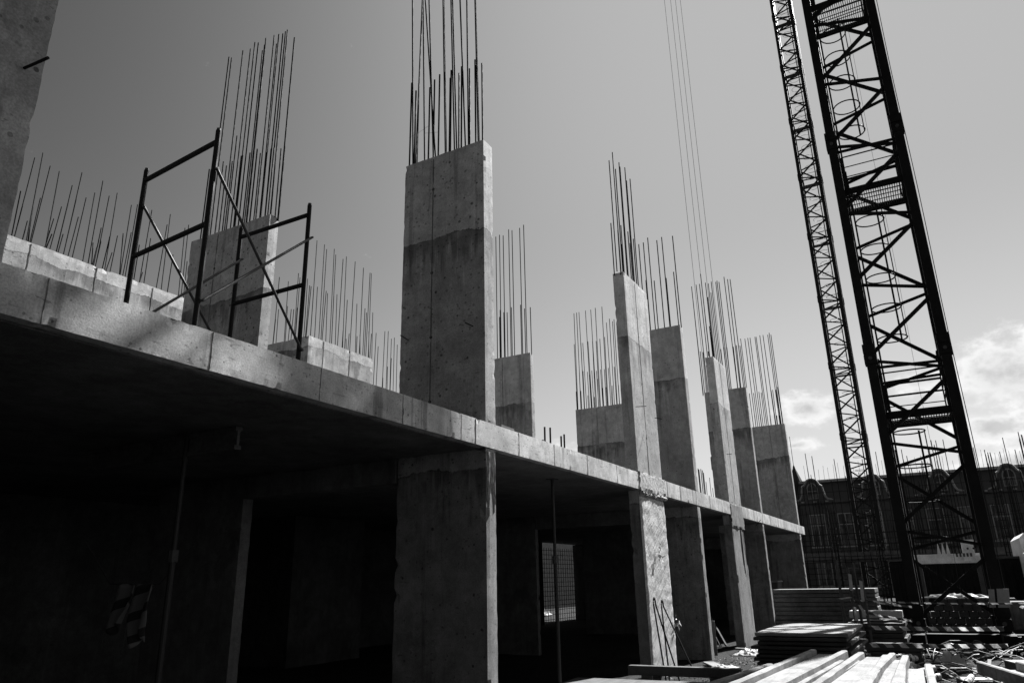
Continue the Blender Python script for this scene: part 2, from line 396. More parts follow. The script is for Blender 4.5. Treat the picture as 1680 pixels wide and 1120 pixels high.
# ================================================================= SETTING: ground
gm = MB()
def gh(x, y):
    h = noise.noise(Vector((x*.6, y*.6, 1.7)))*.035 + noise.noise(Vector((x*2.1, y*2.1, 4)))*.018
    return h*max(0, min(1, (60-abs(x-14))/30))
xs = [-300, -120, -50, -25] + [-12+.3*i for i in range(0, 190)] + [60, 90, 160, 400, 900]
ys = [-900, -300, -100, -45, -25] + [-9+.3*i for i in range(0, 85)] + [20, 32, 60, 120, 300, 900]
for x in xs:
    for y in ys: gm.v.append(Vector((x, y, gh(x, y)-.02 if (-15 < x < 50 and -10 < y < 18) else -.02)))
for i in range(len(xs)-1):
    for j in range(len(ys)-1):
        a = i*len(ys)+j; gm.f.append((a, a+len(ys), a+len(ys)+1, a+1))
make(gm, 'ground', M['dirt'], base=(0, 0, 0), smooth=True, kind='structure', label='dark stony dirt floor of the building site', cat='ground')

# ================================================================= CONCRETE BUILDING
Z0, Z1, ZT, V0, TH = 3.10, 3.40, 7.27, 4.40, .23
bld = empty('concrete_building', (14, 9, 0), 'unfinished concrete building frame with open slab, wall columns and starter bars', 'building')
slab = make(rough_box(-7, 31.1, V0, 14.2, Z0, Z1, amp=.003, seed=3, chip=.05, stx=.045, sty=1.2, stz=.06), 'slab', M['edge'], bld, label='thick concrete floor slab with sunlit edge')
make(MB().box(-6.95, 31.05, V0+.03, 14.15, Z1+.003, Z1+.007), 'bounce_cut_sheet', M['deck'], bld, label='dark sheet added on top of the slab to cut bounced light')  # added dark sheet, cuts light bounced onto the columns
make(MB().box(-6.9, 31.0, V0+.10, 14.1, Z0-.012, Z0-.004), 'soffit', M['soffit'], bld, label='underside of the floor slab, shade put into its colour')
for u in (-1.2, .0, 1.05, 2.18, 3.37, 4.50, 5.66, 6.72, 7.02, 8.05, 9.07, 10.2, 11.4, 14.05, 14.9, 16.05, 17.2, 18.3, 19.4, 20.8, 21.9, 23.1, 24.3, 25.6, 26.8, 28.1, 29.2, 30.4):
    w = rnd.uniform(.004, .009)
    make(rough_box(u-w, u+w, V0-rnd.uniform(.003, .007), V0+.02, Z0+.004, Z1-.006, amp=.003, seed=int(u*10), stz=.05, st=.3), 'formwork_seam', M['seam'], slab)
# proud patch where the wrapped column meets the slab, and the ragged lip under it
make(rough_box(12.43, 13.93, V0-.022, V0+.05, Z0-.02, Z1+.03, amp=.016, seed=41, chip=.3, st=.06), 'concrete_patch', M['grout'], slab, label='rough grout patch over the wrapped column')
make(rough_box(12.47, 13.88, V0-.045, V0+.04, Z0-.10, Z0-.015, amp=.022, seed=42, chip=.4, st=.05), 'grout_lip', M['grout'], slab)
make(rough_box(19.1, 20.5, V0-.012, V0+.05, Z0-.32, Z1+.012, amp=.012, seed=43, chip=.3, st=.06), 'concrete_patch', M['seam'], slab, label='dark stained patch above a lower column')
for x, y in ((893, 700), (902, 701), (920, 715), (925, 712), (890, 721)):
    p = on_v(x, y, 4.8); rebar(slab, (p.x, 4.8, Z1-.05), (p.x+.01, 4.8, p.z), .014, 'stub_bar')
for (x, y) in ((1147, 770), (1149.5, 769), (1152, 771), (1154, 775), (1158, 790), (1164, 783), (1169, 800), (1145, 768)):
    p = on_v(x, y, 9.2 if x > 1156 else 6.5); rebar(slab, (p.x, p.y, Z1-.05), (p.x+rnd.uniform(-.03, .03), p.y, p.z), .014, 'stub_bar')

def seam_v(parent, u, v, z0, z1, face):
    if face == 'u': b = rough_box(u-.006, u+.02, v-.008, v+.008, z0, z1, amp=.0025, seed=int(z0*7+u*3), stz=.06, st=.3)
    else: b = rough_box(u-.008, u+.008, v-.006, v+.02, z0, z1, amp=.0025, seed=int(z0*5+u*3), stz=.06, st=.3)
    return make(b, 'formwork_seam', M['seam'], parent)
def tie_holes(parent, pts, face):
    for (u, v, z) in pts:
        d = Vector((-1, 0, 0)) if face == 'u' else Vector((0, -1, 0)); p = Vector((u, v, z))
        make(MB().tube(p+d*-.02, p+d*.004, .022, 10), 'tie_hole', M['black'], parent, base=tuple(p))
COLS = {}
def column(key, a0, a1, b0, b1, label, seam=None, lower=True, holes=()):
    face = 'u' if (b1-b0) > (a1-a0) else 'v'
    c = make(rough_box(a0, a1, b0+.004, b1, Z1-.03, ZT, amp=.0035, seed=int(a0*13+b0*7), chip=.06, st=.06), 'column', M['col'], bld, label=label)
    COLS[key] = c
    if seam is not None:
        seam_v(c, a0 if face == 'u' else seam, seam if face == 'u' else b0+.004, Z1+.02, ZT-.04, face)
        tie_holes(c, [((a0, seam, z) if face == 'u' else (seam, b0+.004, z)) for z in holes], face)
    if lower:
        l = make(rough_box(a0+.008, a1-.004, b0+.010, b1-.01, -.25, Z0-.003, amp=.006, seed=int(a0*17+b0*5), chip=.08, st=.085), 'lower_column', M['lowcol'] if b0 < 5 else M['soffit'], bld)  # second row takes the darker copy, its shade put into the colour
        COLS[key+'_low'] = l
    return c
column('A', .60, 1.914, V0, V0+TH, 'shaded outer column cut by the left edge', 1.25)
column('B', 7.25, 7.48, V0, 5.71, 'tall nearest wall column with crossed starter bars', 5.22, holes=(3.75, 4.6, 5.5, 6.75))
column('C', 12.45, 13.77, V0, V0+TH, 'broad sunlit column above the film-wrapped one', 13.05, holes=(4.1, 5.15, 6.1, 6.5))
column('D', 16.10, 16.33, V0, 5.71, 'dark wall column right behind the broad sunlit one', 5.20, holes=(3.8, 4.6, 5.0, 6.1, 6.6))
column('E', 19.13, 20.44, V0, V0+TH, 'narrow-looking sunlit column with lift line', 19.75, holes=(4.2, 5.3))
column('F', 23.03, 23.25, V0, 5.72, 'dark wall column behind the second sunlit one', 5.1)
column('G', 29.82, 30.10, V0, 5.71, 'last dark wall column at the far end', 5.0)
column('A2', 7.25, 7.44, 8.41, 10.31, 'second-row column behind the scaffold frames', 9.62, holes=(5.0, 6.6))
column('B2', 16.10, 16.26, 8.40, 9.80, 'second-row column showing right of the nearest one', 9.25)
column('H1', 22.95, 23.12, 8.40, 10.25, 'second-row column left of the broad sunlit one', 9.45)
# core walls of the second storey
w1 = make(rough_box(-3, 9.3, 12.64, 12.86, Z1-.02, ZT, amp=.006, seed=77, chip=.08, st=.09), 'core_wall', M['wall'], bld, label='long core wall with many starter bars behind the scaffold')
for x, y in ((48, 420), (157, 455), (249, 490)):
    p = on_v(x, y, 12.64); seam_v(w1, p.x, 12.64, Z1+.02, ZT-.02, 'v'); tie_holes(w1, [(p.x, 12.64, p.z)], 'v')
w2 = make(rough_box(12.0, 14.36, 12.2, 13.7, Z1-.02, ZT, amp=.006, seed=78, chip=.08, st=.09), 'core_wall', M['wall'], bld, label='core wall block between scaffold and nearest column')
for x, y in ((531, 570), (574, 585)):
    p = on_v(x, y, 12.2); seam_v(w2, p.x, 12.2, Z1+.02, ZT-.02, 'v'); tie_holes(w2, [(p.x, 12.2, p.z)], 'v')

# ---- starter bars; each list holds bar-top sight points, set on the bars' own row
def bars_u(col, U, pts, z0, r, jit=0.0):
    for (x, y) in pts:
        p = on_u(x, y, U); l = rnd.uniform(-1, 1)*jit
        rebar(col, (U+l*.3, p.y+l, z0-.06), (U, p.y, p.z), r)
def bars_v(col, V, pts, z0, r, jit=0.0, vj=0.0):
    for (x, y) in pts:
        v = V + rnd.uniform(-vj, vj); p = on_v(x, y, v); l = rnd.uniform(-1, 1)*jit
        rebar(col, (p.x+l, v, z0-.06), (p.x, v, p.z), r)
def zz(lst, x0, y0, s): return [(x0+a/s, y0+b/s) for a, b in lst]
# B
bars_u(COLS['B'], 7.30, zz([(73, 637), (105, 697), (212, 672), (368, 600), (435, 563), (455, 512), (557, 460)], 660, 0, 4.669)  , ZT, .0125, .01)
bars_u(COLS['B'], 7.43, zz([(128, 640), (248, 613), (287, 573), (375, 540), (515, 528), (610, 487)], 660, 0, 4.669)  , ZT, .0125, .01)
for x0, y0, x1, y1, U in ((678, 262, 676.7, -30, 7.30), (682.5, 250, 694, -25, 7.32), (716, 245, 696, -28, 7.42), (697.5, 250, 694, -20, 7.43), (712, 240, 703, -35, 7.42),
                          (731, 250, 726.5, -30, 7.30), (732.5, 246, 728, -22, 7.36), (746, 248, 739, -40, 7.30), (750, 240, 741.5, -35, 7.43), (764, 240, 754, -20, 7.31), (769, 236, 765.5, -32, 7.43), (785, 236, 778.5, -38, 7.30), (786.5, 234, 779.6, -25, 7.42)):
    a = on_u(x0, y0, U); b = on_u(x1, y1, U); a.z = ZT-.05; rebar(COLS['B'], a, b, .0115)
# tie wire across the bars of B
pa, pb, pc = on_u(671, 226, 7.29), on_u(703, 207, 7.29), on_u(720, 217, 7.29)
make(MB().path([pa, (pa+pb)/2-Vector((0, 0, .012)), pb], .002, 4).path([on_u(696, 219, 7.29), pc], .002, 4), 'tie_wire', M['rebar'], COLS['B'])
# A2
T = [(167, 252), (187, 258), (274, 203), (332, 190), (366, 140), (392, 143), (424, 203), (440, 160), (450, 108), (514, 86), (532, 152), (549, 78), (580, 74), (600, 58), (615, 45), (668, 103)]
bars_u(COLS['A2'], 7.29, zz(T[0::2], 340, 40, 4.669)  , ZT, .0125, .015); bars_u(COLS['A2'], 7.40, zz(T[1::2], 340, 40, 4.669)  , ZT, .0125, .015)
T = [(178, 778), (186, 781), (243, 743), (257, 762), (284, 742), (305, 625), (325, 717), (365, 703), (398, 685), (413, 705), (443, 700), (462, 685), (475, 680), (490, 657), (508, 683), (525, 672)]
bars_u(COLS['A2'], 7.30, zz(T[0::2], 280, 0, 2.8)  , ZT, .0125, .012); bars_u(COLS['A2'], 7.41, zz(T[1::2], 280, 0, 2.8)  , ZT, .0125, .012)
# C
T = [(278, 66), (293, 28), (307, 105), (323, 75), (328, 95), (350, 98), (358, 158), (374, 150)]
bars_v(COLS['C'], 4.46, zz(T[0::2], 900, 240, 2.8), ZT, .011, .012); bars_v(COLS['C'], 4.58, zz(T[1::2], 900, 240, 2.8), ZT, .011, .012)
T = [(286, 353), (318, 385), (332, 363), (349, 417), (364, 392), (337, 450), (374, 445), (389, 425), (414, 450), (447, 615)]
bars_v(COLS['C'], 4.46, zz(T[1::2], 900, 240, 2.8), ZT, .011, .012); bars_v(COLS['C'], 4.58, zz(T[0::2], 900, 240, 2.8), ZT, .011, .012)
# D
bars_u(COLS['D'], 16.15, zz([(435, 442), (455, 420), (497, 432), (519, 417), (569, 412)], 900, 240, 2.8), ZT, .012)
bars_u(COLS['D'], 16.28, zz([(485, 617), (512, 600), (540, 605), (574, 577), (449, 618)], 900, 240, 2.8), ZT, .012)
# E, F
bars_v(COLS['E'], 4.46, zz([(117, 37), (149, 95), (187, 88), (175, 380), (193, 450), (167, 545)], 1120, 440, 4), ZT, .011)
bars_v(COLS['E'], 4.58, zz([(168, 100), (157, 400), (180, 420), (165, 190), (185, 160), (250, 535)], 1120, 440, 4), ZT, .011)
bars_u(COLS['F'], 23.07, zz([(58, 120), (88, 108), (110, 103), (217, 90), (238, 90), (294, 72), (115, 545), (250, 530), (290, 520), (352, 505)], 1120, 440, 4), ZT, .013, .02)
bars_u(COLS['F'], 23.20, zz([(60, 135), (125, 108), (225, 82), (271, 57), (311, 72), (132, 550), (270, 520), (332, 515), (376, 508)], 1120, 440, 4), ZT, .013, .02)
# B2
bars_u(COLS['B2'], 16.14, zz([(507, 377), (531, 373), (560, 356), (598, 338), (521, 617), (544, 625), (588, 600), (620, 608)], 560, 200, 2), ZT, .012)
bars_u(COLS['B2'], 16.22, zz([(519, 371), (549, 353), (585, 348), (533, 625), (558, 608), (601, 612), (519, 640)], 560, 200, 2), ZT, .012)
# H1
T = [(110, 173), (132, 167), (152, 163), (206, 150), (250, 142), (288, 127), (343, 117), (381, 250), (406, 218), (432, 240), (444, 222), (112, 430), (168, 418), (184, 420), (227, 408), (265, 405), (295, 403), (326, 385), (366, 370)]
bars_u(COLS['H1'], 23.0, zz(T, 920, 480, 5.09), ZT, .012, .03)
T = [(128, 826), (155, 662), (186, 655), (222, 660), (259, 650), (298, 652), (332, 640), (363, 638), (397, 628), (446, 618), (240, 685), (305, 720), (168, 820), (226, 857), (280, 870), (347, 795), (379, 790), (428, 775), (481, 770)]
bars_u(COLS['H1'], 23.08, zz(T, 920, 480, 5.09), ZT, .012, .02)
# G
bars_u(COLS['G'], 29.88, zz([(380, 462), (408, 462), (427, 457), (442, 455), (474, 450), (482, 450), (506, 440), (527, 438), (558, 436), (567, 423), (579, 436)], 1120, 440, 4), ZT, .014, .03)
bars_u(COLS['G'], 30.04, zz([(437, 820), (465, 818), (500, 810), (515, 815), (580, 800), (590, 797), (612, 797), (622, 778), (473, 968), (508, 955), (545, 965), (572, 962), (617, 965), (632, 965)], 1120, 440, 4), ZT, .014, .02)
# block
T = [(868, 233), (912, 257), (925, 285), (970, 283), (979, 317), (1022, 343), (1042, 328), (1094, 358), (1143, 395), (1182, 425), (1190, 427), (1198, 660), (870, 508), (922, 532), (930, 545), (986, 552), (1047, 585), (1104, 608), (1152, 635), (1161, 660), (824, 500), (833, 505), (1022, 767), (1058, 785), (1105, 800), (1122, 790), (1175, 770), (1190, 785), (1040, 815)]
bars_v(w2, 12.27, zz(T, 280, 330, 3.6125), ZT, .0095, .05, .03)
bars_u(w2, 12.07, zz([(812, 460), (758, 427), (767, 452), (715, 640), (730, 640), (750, 632), (693, 622)], 280, 330, 3.6125), ZT, .0095, .04)
# long wall
T = [(95, 318), (160, 165), (198, 142), (231, 203), (273, 227), (377, 233), (332, 292), (473, 271), (539, 327), (502, 340), (436, 326), (396, 348), (283, 390), (186, 350), (155, 372), (604, 382), (632, 380), (698, 405), (783, 425), (768, 472), (850, 487), (867, 473), (692, 535), (795, 610), (860, 640),
     (126, 455), (137, 488), (228, 500), (238, 515), (247, 445), (290, 515), (360, 437), (428, 555), (445, 575), (464, 550), (505, 525), (540, 523), (566, 512), (603, 508), (465, 487), (515, 600), (640, 565), (655, 690)]
bars_v(w1, 12.75, zz(T, 0, 200, 2.8), ZT, .0095, .07, .05)
# bars standing on the slab further back, between block and nearest column
T = [(1218, 780), (1230, 860), (1270, 770), (1290, 770), (1308, 815), (1326, 808), (1343, 850), (1308, 930), (1285, 980), (1258, 1045)]
bars_v(slab, 13.9, zz(T, 280, 330, 3.6125), Z1, .010, .12, .1)
bars_v(slab, 14.0, zz([(645, 450), (698, 475), (640, 640), (622, 700)], 280, 330, 3.6125), Z1, .010, .10, .1)

# ---- lower storey: film on C, added light-blocking back walls, beams, hanging I-beam
film = MB(); nu, nz = 34, 76
for i in range(nu+1):
    for k in range(nz+1):
        u = 12.435 + 1.34*i/nu; z = .0 + (Z0-.13)*k/nz
        q = Vector((u*1.2+z*.9, z*2.6-u*1.4, 3)); d = abs(noise.noise(q*1.6))*.020 + abs(noise.noise(q*5))*.010
        if i in (0, nu): d = -.02
        film.v.append(Vector((u, V0-.002-d, z)))
for i in range(nu):
    for k in range(nz):
        a = i*(nz+1)+k; film.f.append((a, a+nz+1, a+nz+2, a+1))
make(film, 'film_wrap', M['film'], COLS['C_low'], smooth=True, label='creased stretch film wound round the lower column')
fl = MB()
for c_, s_ in (((13.12, V0-.05, 1.95), .10), ((13.80, V0-.03, .86), .09), ((13.15, V0-.05, 2.15), .05)):
    for k in range(14):
        a = Vector(c_)+Vector((rnd.uniform(-1, 1), rnd.uniform(-.5, .2), rnd.uniform(-1.4, 1)))*s_; 
        fl.add([a, a+Vector((rnd.uniform(-1, 1), rnd.uniform(-.6, .3), rnd.uniform(-1, 1)))*s_*.8, a+Vector((rnd.uniform(-1, 1), rnd.uniform(-.6, .3), rnd.uniform(-1, 1)))*s_*.8], [(0, 1, 2)])
make(fl, 'torn_film', M['film'], COLS['C_low'])
# drips of laitance down the edges of B and E below the slab
for key, u_a, u_b, n_ in (('B_low', 7.27, 7.46, 7), ('E_low', 19.9, 20.4, 9)):
    dm = MB()
    for k in range(n_):
        u = rnd.uniform(u_a, u_b); z = Z0-.03; L = rnd.uniform(.25, .95) if key == 'B_low' else rnd.uniform(.6, 1.6)
        pts = [(u+.01*math.sin(j*1.7+k), V0+.010, z-L*j/6) for j in range(7)]
        dm.path(pts, rnd.uniform(.004, .010), 5)
    make(dm, 'dried_drips', M['grout' if key == 'B_low' else 'seam'], COLS[key])
back = make(rough_box(-6.8, 27.4, 14.0, 14.2, -.2, Z0-.02, amp=.004, seed=9, st=.6), 'added_back_wall', M['inner'], bld)  # back and end walls added to keep light out of the lower storey
make(rough_box(30.75, 31.0, 5.74, 14.2, -.2, Z0-.02, amp=.004, seed=10, st=.6), 'added_end_wall', M['inner'], bld)
make(rough_box(-7, -6.8, V0+.3, 14.2, -.2, Z0-.02, amp=.004, seed=11, st=.6), 'added_end_wall', M['inner'], bld)
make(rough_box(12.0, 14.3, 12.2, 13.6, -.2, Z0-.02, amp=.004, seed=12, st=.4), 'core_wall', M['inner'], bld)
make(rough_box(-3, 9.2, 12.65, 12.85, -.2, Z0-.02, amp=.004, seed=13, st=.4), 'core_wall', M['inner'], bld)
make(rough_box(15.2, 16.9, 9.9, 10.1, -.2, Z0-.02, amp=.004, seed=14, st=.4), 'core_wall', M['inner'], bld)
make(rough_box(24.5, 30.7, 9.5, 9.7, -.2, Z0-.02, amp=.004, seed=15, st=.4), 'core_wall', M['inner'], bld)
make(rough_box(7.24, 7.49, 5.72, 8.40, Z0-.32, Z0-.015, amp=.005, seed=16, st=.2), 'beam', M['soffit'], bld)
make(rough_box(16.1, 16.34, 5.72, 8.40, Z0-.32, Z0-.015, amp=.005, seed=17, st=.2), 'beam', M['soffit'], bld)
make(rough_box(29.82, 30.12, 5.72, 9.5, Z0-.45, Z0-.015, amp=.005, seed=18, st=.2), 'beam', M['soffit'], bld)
# tie rods left in the concrete
for key, a, b in (('C', on_v(1043, 667, 4.35), on_v(1060, 666, 4.22)), ('C', on_v(1074, 685, 4.30), on_v(1086, 687, 4.18)), ('E', on_v(1192, 745, 4.33), on_v(1201, 744, 4.2)),
                  ('A', on_v(40, 112, 4.40), on_v(79, 95, 4.16)), ('B', on_u(657, 550, 7.25), on_u(670, 558, 7.15)), ('B', on_u(763, 529, 7.25), on_u(776, 535, 7.13)), ('F_low', on_v(1240, 862, 4.38), on_v(1248, 852, 4.15))):
    make(MB().tube(a, b, .007 if key != 'A' else .010, 6), 'tie_rod', M['rebar'], COLS[key])

# ================================================================= SCAFFOLD on the slab edge
sc = empty('scaffold', (3.95, 5.1, Z1), 'dark tubular scaffold frames with crossed braces standing on the slab edge', 'scaffold')
A_R, A_L, B_R, B_L = Vector((3.27, 4.486, 0)), Vector((3.35, 5.508, 0)), Vector((4.552, 4.742, 0)), Vector((4.546, 5.683, 0))
ztop = 5.10
def post(p, h=ztop): 
    mb = MB().tube((p.x, p.y, Z1), (p.x, p.y, h), .021, 12).tube((p.x, p.y, Z1), (p.x, p.y, Z1+.008), .06, 10)
    o = make(mb, 'post', M['tube'], sc); 
    make(MB().tube((p.x, p.y, h), (p.x, p.y, h+.02), .0165, 10), 'spigot', M['steel'], o); return o
for p in (A_R, A_L, B_R, B_L): post(p)
def zat(x, y, U): return on_u(x, y, U).z
for a, b in ((A_R, A_L), (B_R, B_L)):
    for z in (ztop-.10, ztop-.83):
        make(MB().tube((a.x, a.y, z), (b.x, b.y, z), .021, 12), 'rail', M['tube'], sc)
lo, hi = Z1+.22, ztop-.36
off = Vector((0, -.035, 0))
for a, b, o_ in ((A_R, B_R, off), (A_L, B_L, off)):
    for za, zb, k in ((hi, lo, 0), (lo, hi, 1)):
        pa = Vector((a.x, a.y, za))+o_*(1+.6*k); pb = Vector((b.x, b.y, zb))+o_*(1+.6*k)
        br = make(MB().tube(pa, pb, .0125, 8), 'brace', M['brace'], sc)
        for q in (pa, pb): make(MB().tube(q+Vector((0, -.02, 0)), q+Vector((0, .04, 0)), .010, 6), 'pin', M['steel'], br)

# board offcut and clamp lying on the slab by the nearest column
t = make(MB().beam(on_v(817, 692, 4.55)*1.0, on_v(838, 700, 4.55), .10, .035), 'timber_offcut', M['timber'], label='short timber offcut on the slab beside the nearest column', cat='timber')
dz = Z1+.03 - min((t.matrix_basis @ v.co).z for v in t.data.vertices); t.location.z += dz

# ================================================================= NEAR TOWER CRANE
def mast(name, U, vl, vr, depth, ch, period, za, steep, sh0, sh1, ztop_, joints, mw, mat, label, plat, big):
    root = empty(name, (U+depth/2, (vl+vr)/2, 0), label, 'crane')
    cs = {'FL': (U, vl), 'FR': (U, vr), 'BL': (U+depth, vl), 'BR': (U+depth, vr)}
    for k, (x, y) in cs.items():
        c = make(MB().box(x-ch/2, x+ch/2, y-ch/2, y+ch/2, -.05, ztop_), 'chord', mat, root)
        for j in joints:
            e = ch*.5 + (.035 if big else .03)
            mb = MB()
            for dzz in ((-.26, -.03), (.03, .26)): mb.box(x-e, x+e, y-e, y+e, j+dzz[0], j+dzz[1])
            mb.box(x-e*.8, x+e*.8, y-e*.8, y+e*.8, j-.03, j+.03)
            pl = make(mb, 'joint_sleeve', mat, c)
            if big:
                make(MB().tube((x-e-.03, y, j-.12), (x-e, y, j-.12), .045, 10), 'bolt_head', M['brace'], pl)
        mb = MB().box(x-ch, x+ch, y-ch, y+ch, -.02, .10); make(mb, 'foot_plate', mat, c)
    # each face: a steep diagonal, then a shallow one back
    faces = [('FL', 'FR', (1, 0)), ('BR', 'BL', (1, 0)), ('BL', 'FL', (0, 1)), ('FR', 'BR', (0, 1))]
    for a, b, nrm in faces:
        A = Vector((*cs[a], 0)); B = Vector((*cs[b], 0)); z = za
        ins = (B-A).normalized()*ch*.35
        while z < ztop_-1.2*period:
            up = (nrm[0], nrm[1], 0)
            p, q = A+ins+Vector((0, 0, z)), B-ins+Vector((0, 0, z+steep))
            make(MB().beam(p, q, mw, mw, up), 'diagonal', mat, root)
            make(MB().beam(B-ins+Vector((0, 0, z+sh0)), A+ins+Vector((0, 0, z+sh1)), mw*.8, mw*.8, up), 'strut', mat, root)
            z += period
    for j in joints:
        if j < 1: continue
        for a, b, nrm in faces[:2]:
            A = Vector((*cs[a], j-.35)); B = Vector((*cs[b], j-.40))
            make(MB().beam(A, B, mw*.7, mw*.7), 'tie_bar', mat, root)
    return root, cs
J = [.64, 6.90, 13.16, 19.42, 25.68]
cr1, cs1 = mast('tower_crane', 20.0, .665, -.985, 1.65, .225, 2.09, .67, 1.23, 1.50, 1.87, 31.2, J, .085, M['crane'],
                'near black tower crane mast with caged ladder and platforms', None, True)
# crane top, unseen, added so its ballast shades the slab's left end: slewing unit, cab, counter-jib with ballast, jib over the building
ca = R(-19.4); cd_ = Vector((math.cos(ca), math.sin(ca), 0)); cn_ = Vector((-cd_.y, cd_.x, 0)); ctr = Vector((20.825, -.16, 31.6))
make(MB().tube(ctr-Vector((0, 0, .5)), ctr+Vector((0, 0, .5)), 1.25, 20), 'slewing_ring', M['crane'], cr1)
for s_ in (-.7, .7): make(MB().beam(ctr+cn_*s_+Vector((0, 0, .4)), ctr+cn_*s_+cd_*13.6+Vector((0, 0, .4)), .16, .35), 'counter_jib', M['crane'], cr1)
for k in range(4):
    p = ctr+cd_*(10.4+k*.85); make(MB().beam(p-cn_*1.25+Vector((0, 0, .75)), p+cn_*1.25+Vector((0, 0, .75)), .78, 3.3), 'shade_ballast', M['soffit'], cr1)
for s_ in (-.6, .6):
    make(MB().beam(ctr+cn_*s_+Vector((0, 0, .6)), ctr-cd_*42+cn_*s_+Vector((0, 0, .6)), .14, .14), 'jib_chord', M['crane'], cr1)
make(MB().beam(ctr+Vector((0, 0, 1.9)), ctr-cd_*42+Vector((0, 0, 1.6)), .14, .14), 'jib_chord', M['crane'], cr1)
for k in range(28):
    for s_ in (-.6, .6): make(MB().beam(ctr-cd_*(k*1.5)+cn_*s_+Vector((0, 0, .6)), ctr-cd_*(k*1.5+.75)+Vector((0, 0, 1.85)), .06, .06), 'jib_lacing', M['crane'], cr1)
make(MB().cbox(ctr+cn_*1.7-cd_*.6+Vector((0, 0, -.4)), (1.5, 1.2, 2.0), .08, ca), 'operator_cab', M['crane'], cr1)
# ladder with safety hoops, platforms with handrails
HOOP = MB().path([(.36*math.cos(2*math.pi*k/20), .36*math.sin(2*math.pi*k/20), 0) for k in range(20)], .019, 5, True).mesh('hoop'); HOOP.materials.append(M['crane'])
for si, (zb, zt) in enumerate(((.3, 5.15), (5.45, 11.45), (11.75, 17.7), (18.0, 24.0), (24.3, 30.0))):
    cx, cy = 20.75, .13 if si % 2 == 0 else .10
    mb = MB()
    for s_ in (-.2, .2): mb.tube((cx+s_, cy+.36, zb), (cx+s_, cy+.36, zt+1.0), .018, 6)
    z = zb+.2
    while z < zt+.9: mb.tube((cx-.2, cy+.36, z), (cx+.2, cy+.36, z), .011, 5); z += .28
    ld = make(mb, 'ladder', M['crane'], cr1)
    z = zb+2.0 if si else 2.4
    while z < zt-.1:
        place('hoop', HOOP, Matrix.Translation((cx, cy, z)), ld); z += .86
    for a_ in (-2.5, -1.9, -1.25, -.65):
        p = Vector((cx+.36*math.cos(a_), cy+.36*math.sin(a_), 0))
        make(MB().beam(p+Vector((0, 0, zb+(2.0 if si else 2.1))), p+Vector((0, 0, zt-.2)), .05, .010, (math.cos(a_), math.sin(a_), 0)), 'cage_strap', M['crane'], ld)
for pz in (5.30, 11.58, 17.85, 24.1):
    deck = MB()
    for k in range(24): deck.box(20.14, 21.50, -.84+k*.058, -.84+k*.058+.020, pz, pz+.02)
    for k in range(6): deck.box(20.14+k*.268, 20.16+k*.268, -.84, .52, pz-.02, pz)
    dk = make(deck, 'platform', M['steel'], cr1, label='grating platform inside the mast')
    for (x0, x1, y0, y1) in ((20.10, 20.14, -.88, .56), (21.50, 21.54, -.88, .56), (20.14, 21.50, .52, .56), (20.14, 21.50, -.88, -.84)):
        make(MB().box(x0, x1, y0, y1, pz-.06, pz+.12), 'toe_board', M['crane'], dk)
    for (x, y) in ((20.16, .5), (20.16, -.82), (21.48, .5), (21.48, -.82)):
        make(MB().tube((x, y, pz+.15), (x, y, pz+1.12), .018, 6), 'rail_post', M['crane'], dk)
    for h in (.5, .8, 1.12):
        for a, b in (((20.16, .5), (20.16, -.82)), ((21.48, .5), (21.48, -.82)), ((20.16, -.82), (21.48, -.82))):
            make(MB().tube((*a, pz+h), (*b, pz+h), .014 if h < 1 else .019, 6), 'handrail', M['crane'], dk)
cb = MB()
for x, y, r in ((19.96, -1.14, .010), (20.9, -.30, .004)):
    cb.path([(x+.012*math.sin(k*1.3), y+.012*math.sin(k*.9+x), k*1.0) for k in range(0, 32)], r, 5)
make(cb, 'power_cable', M['black'], cr1)
for y0_, y1_ in ((-.99, -1.24), (-1.28, -1.64)):
    pass
# two notice plates on the mast foot
for xa, xb, yt, yb in ((1621, 1631, 966, 996), (1635, 1655, 965, 996)):
    a, b, c_ = on_u(xa, yt, 19.7), on_u(xb, yt, 19.7), on_u(xa, yb, 19.7)
    d = on_u(xb+3, yb, 19.7)
    make(MB().prism([a, b, d, c_+Vector((0, -.03, 0))], (.02, 0, 0)), 'notice_plate', M['pale'], cr1)

# ================================================================= FAR TOWER CRANE
cr2, cs2 = mast('tower_crane', 60.0, 4.87, 3.36, 1.5, .26, 1.86, .48, 1.14, 1.34, 1.68, 66, [5.58*k+.36 for k in range(1, 12)], .10, M['crane_far'],
                'thin distant tower crane mast rising left of the near one', None, False)
lm = MB()
for s_ in (-.22, .22): lm.tube((60.8+s_, 3.66, .2), (60.8+s_, 3.66, 65), .03, 5)
z = .4
while z < 65: lm.tube((60.58, 3.66, z), (61.02, 3.66, z), .018, 4); z += .36
l2 = make(lm, 'ladder', M['crane_far'], cr2)
H2 = MB().path([(.38*math.cos(2*math.pi*k/14), .38*math.sin(2*math.pi*k/14), 0) for k in range(14)], .016, 4, True).mesh('hoop2'); H2.materials.append(M['crane_far'])
z = 3
while z < 65: place('hoop', H2, Matrix.Translation((60.8, 4.05, z)), l2); z += 1.0
for k in range(1, 12):
    zz_ = 5.58*k-.5
    dk = make(MB().box(60.1, 60.55, 3.46, 4.77, zz_, zz_+.05), 'platform', M['steel'], cr2)
    for h in (.6, 1.1): make(MB().tube((60.12, 4.74, zz_+h), (60.12, 3.48, zz_+h), .018, 5), 'handrail', M['crane_far'], dk)
make(MB().path([(60.0+.02*math.sin(k), 3.20+.03*math.sin(k*.7), k*1.8) for k in range(0, 36)], .022, 5), 'power_cable', M['pale'], cr2)

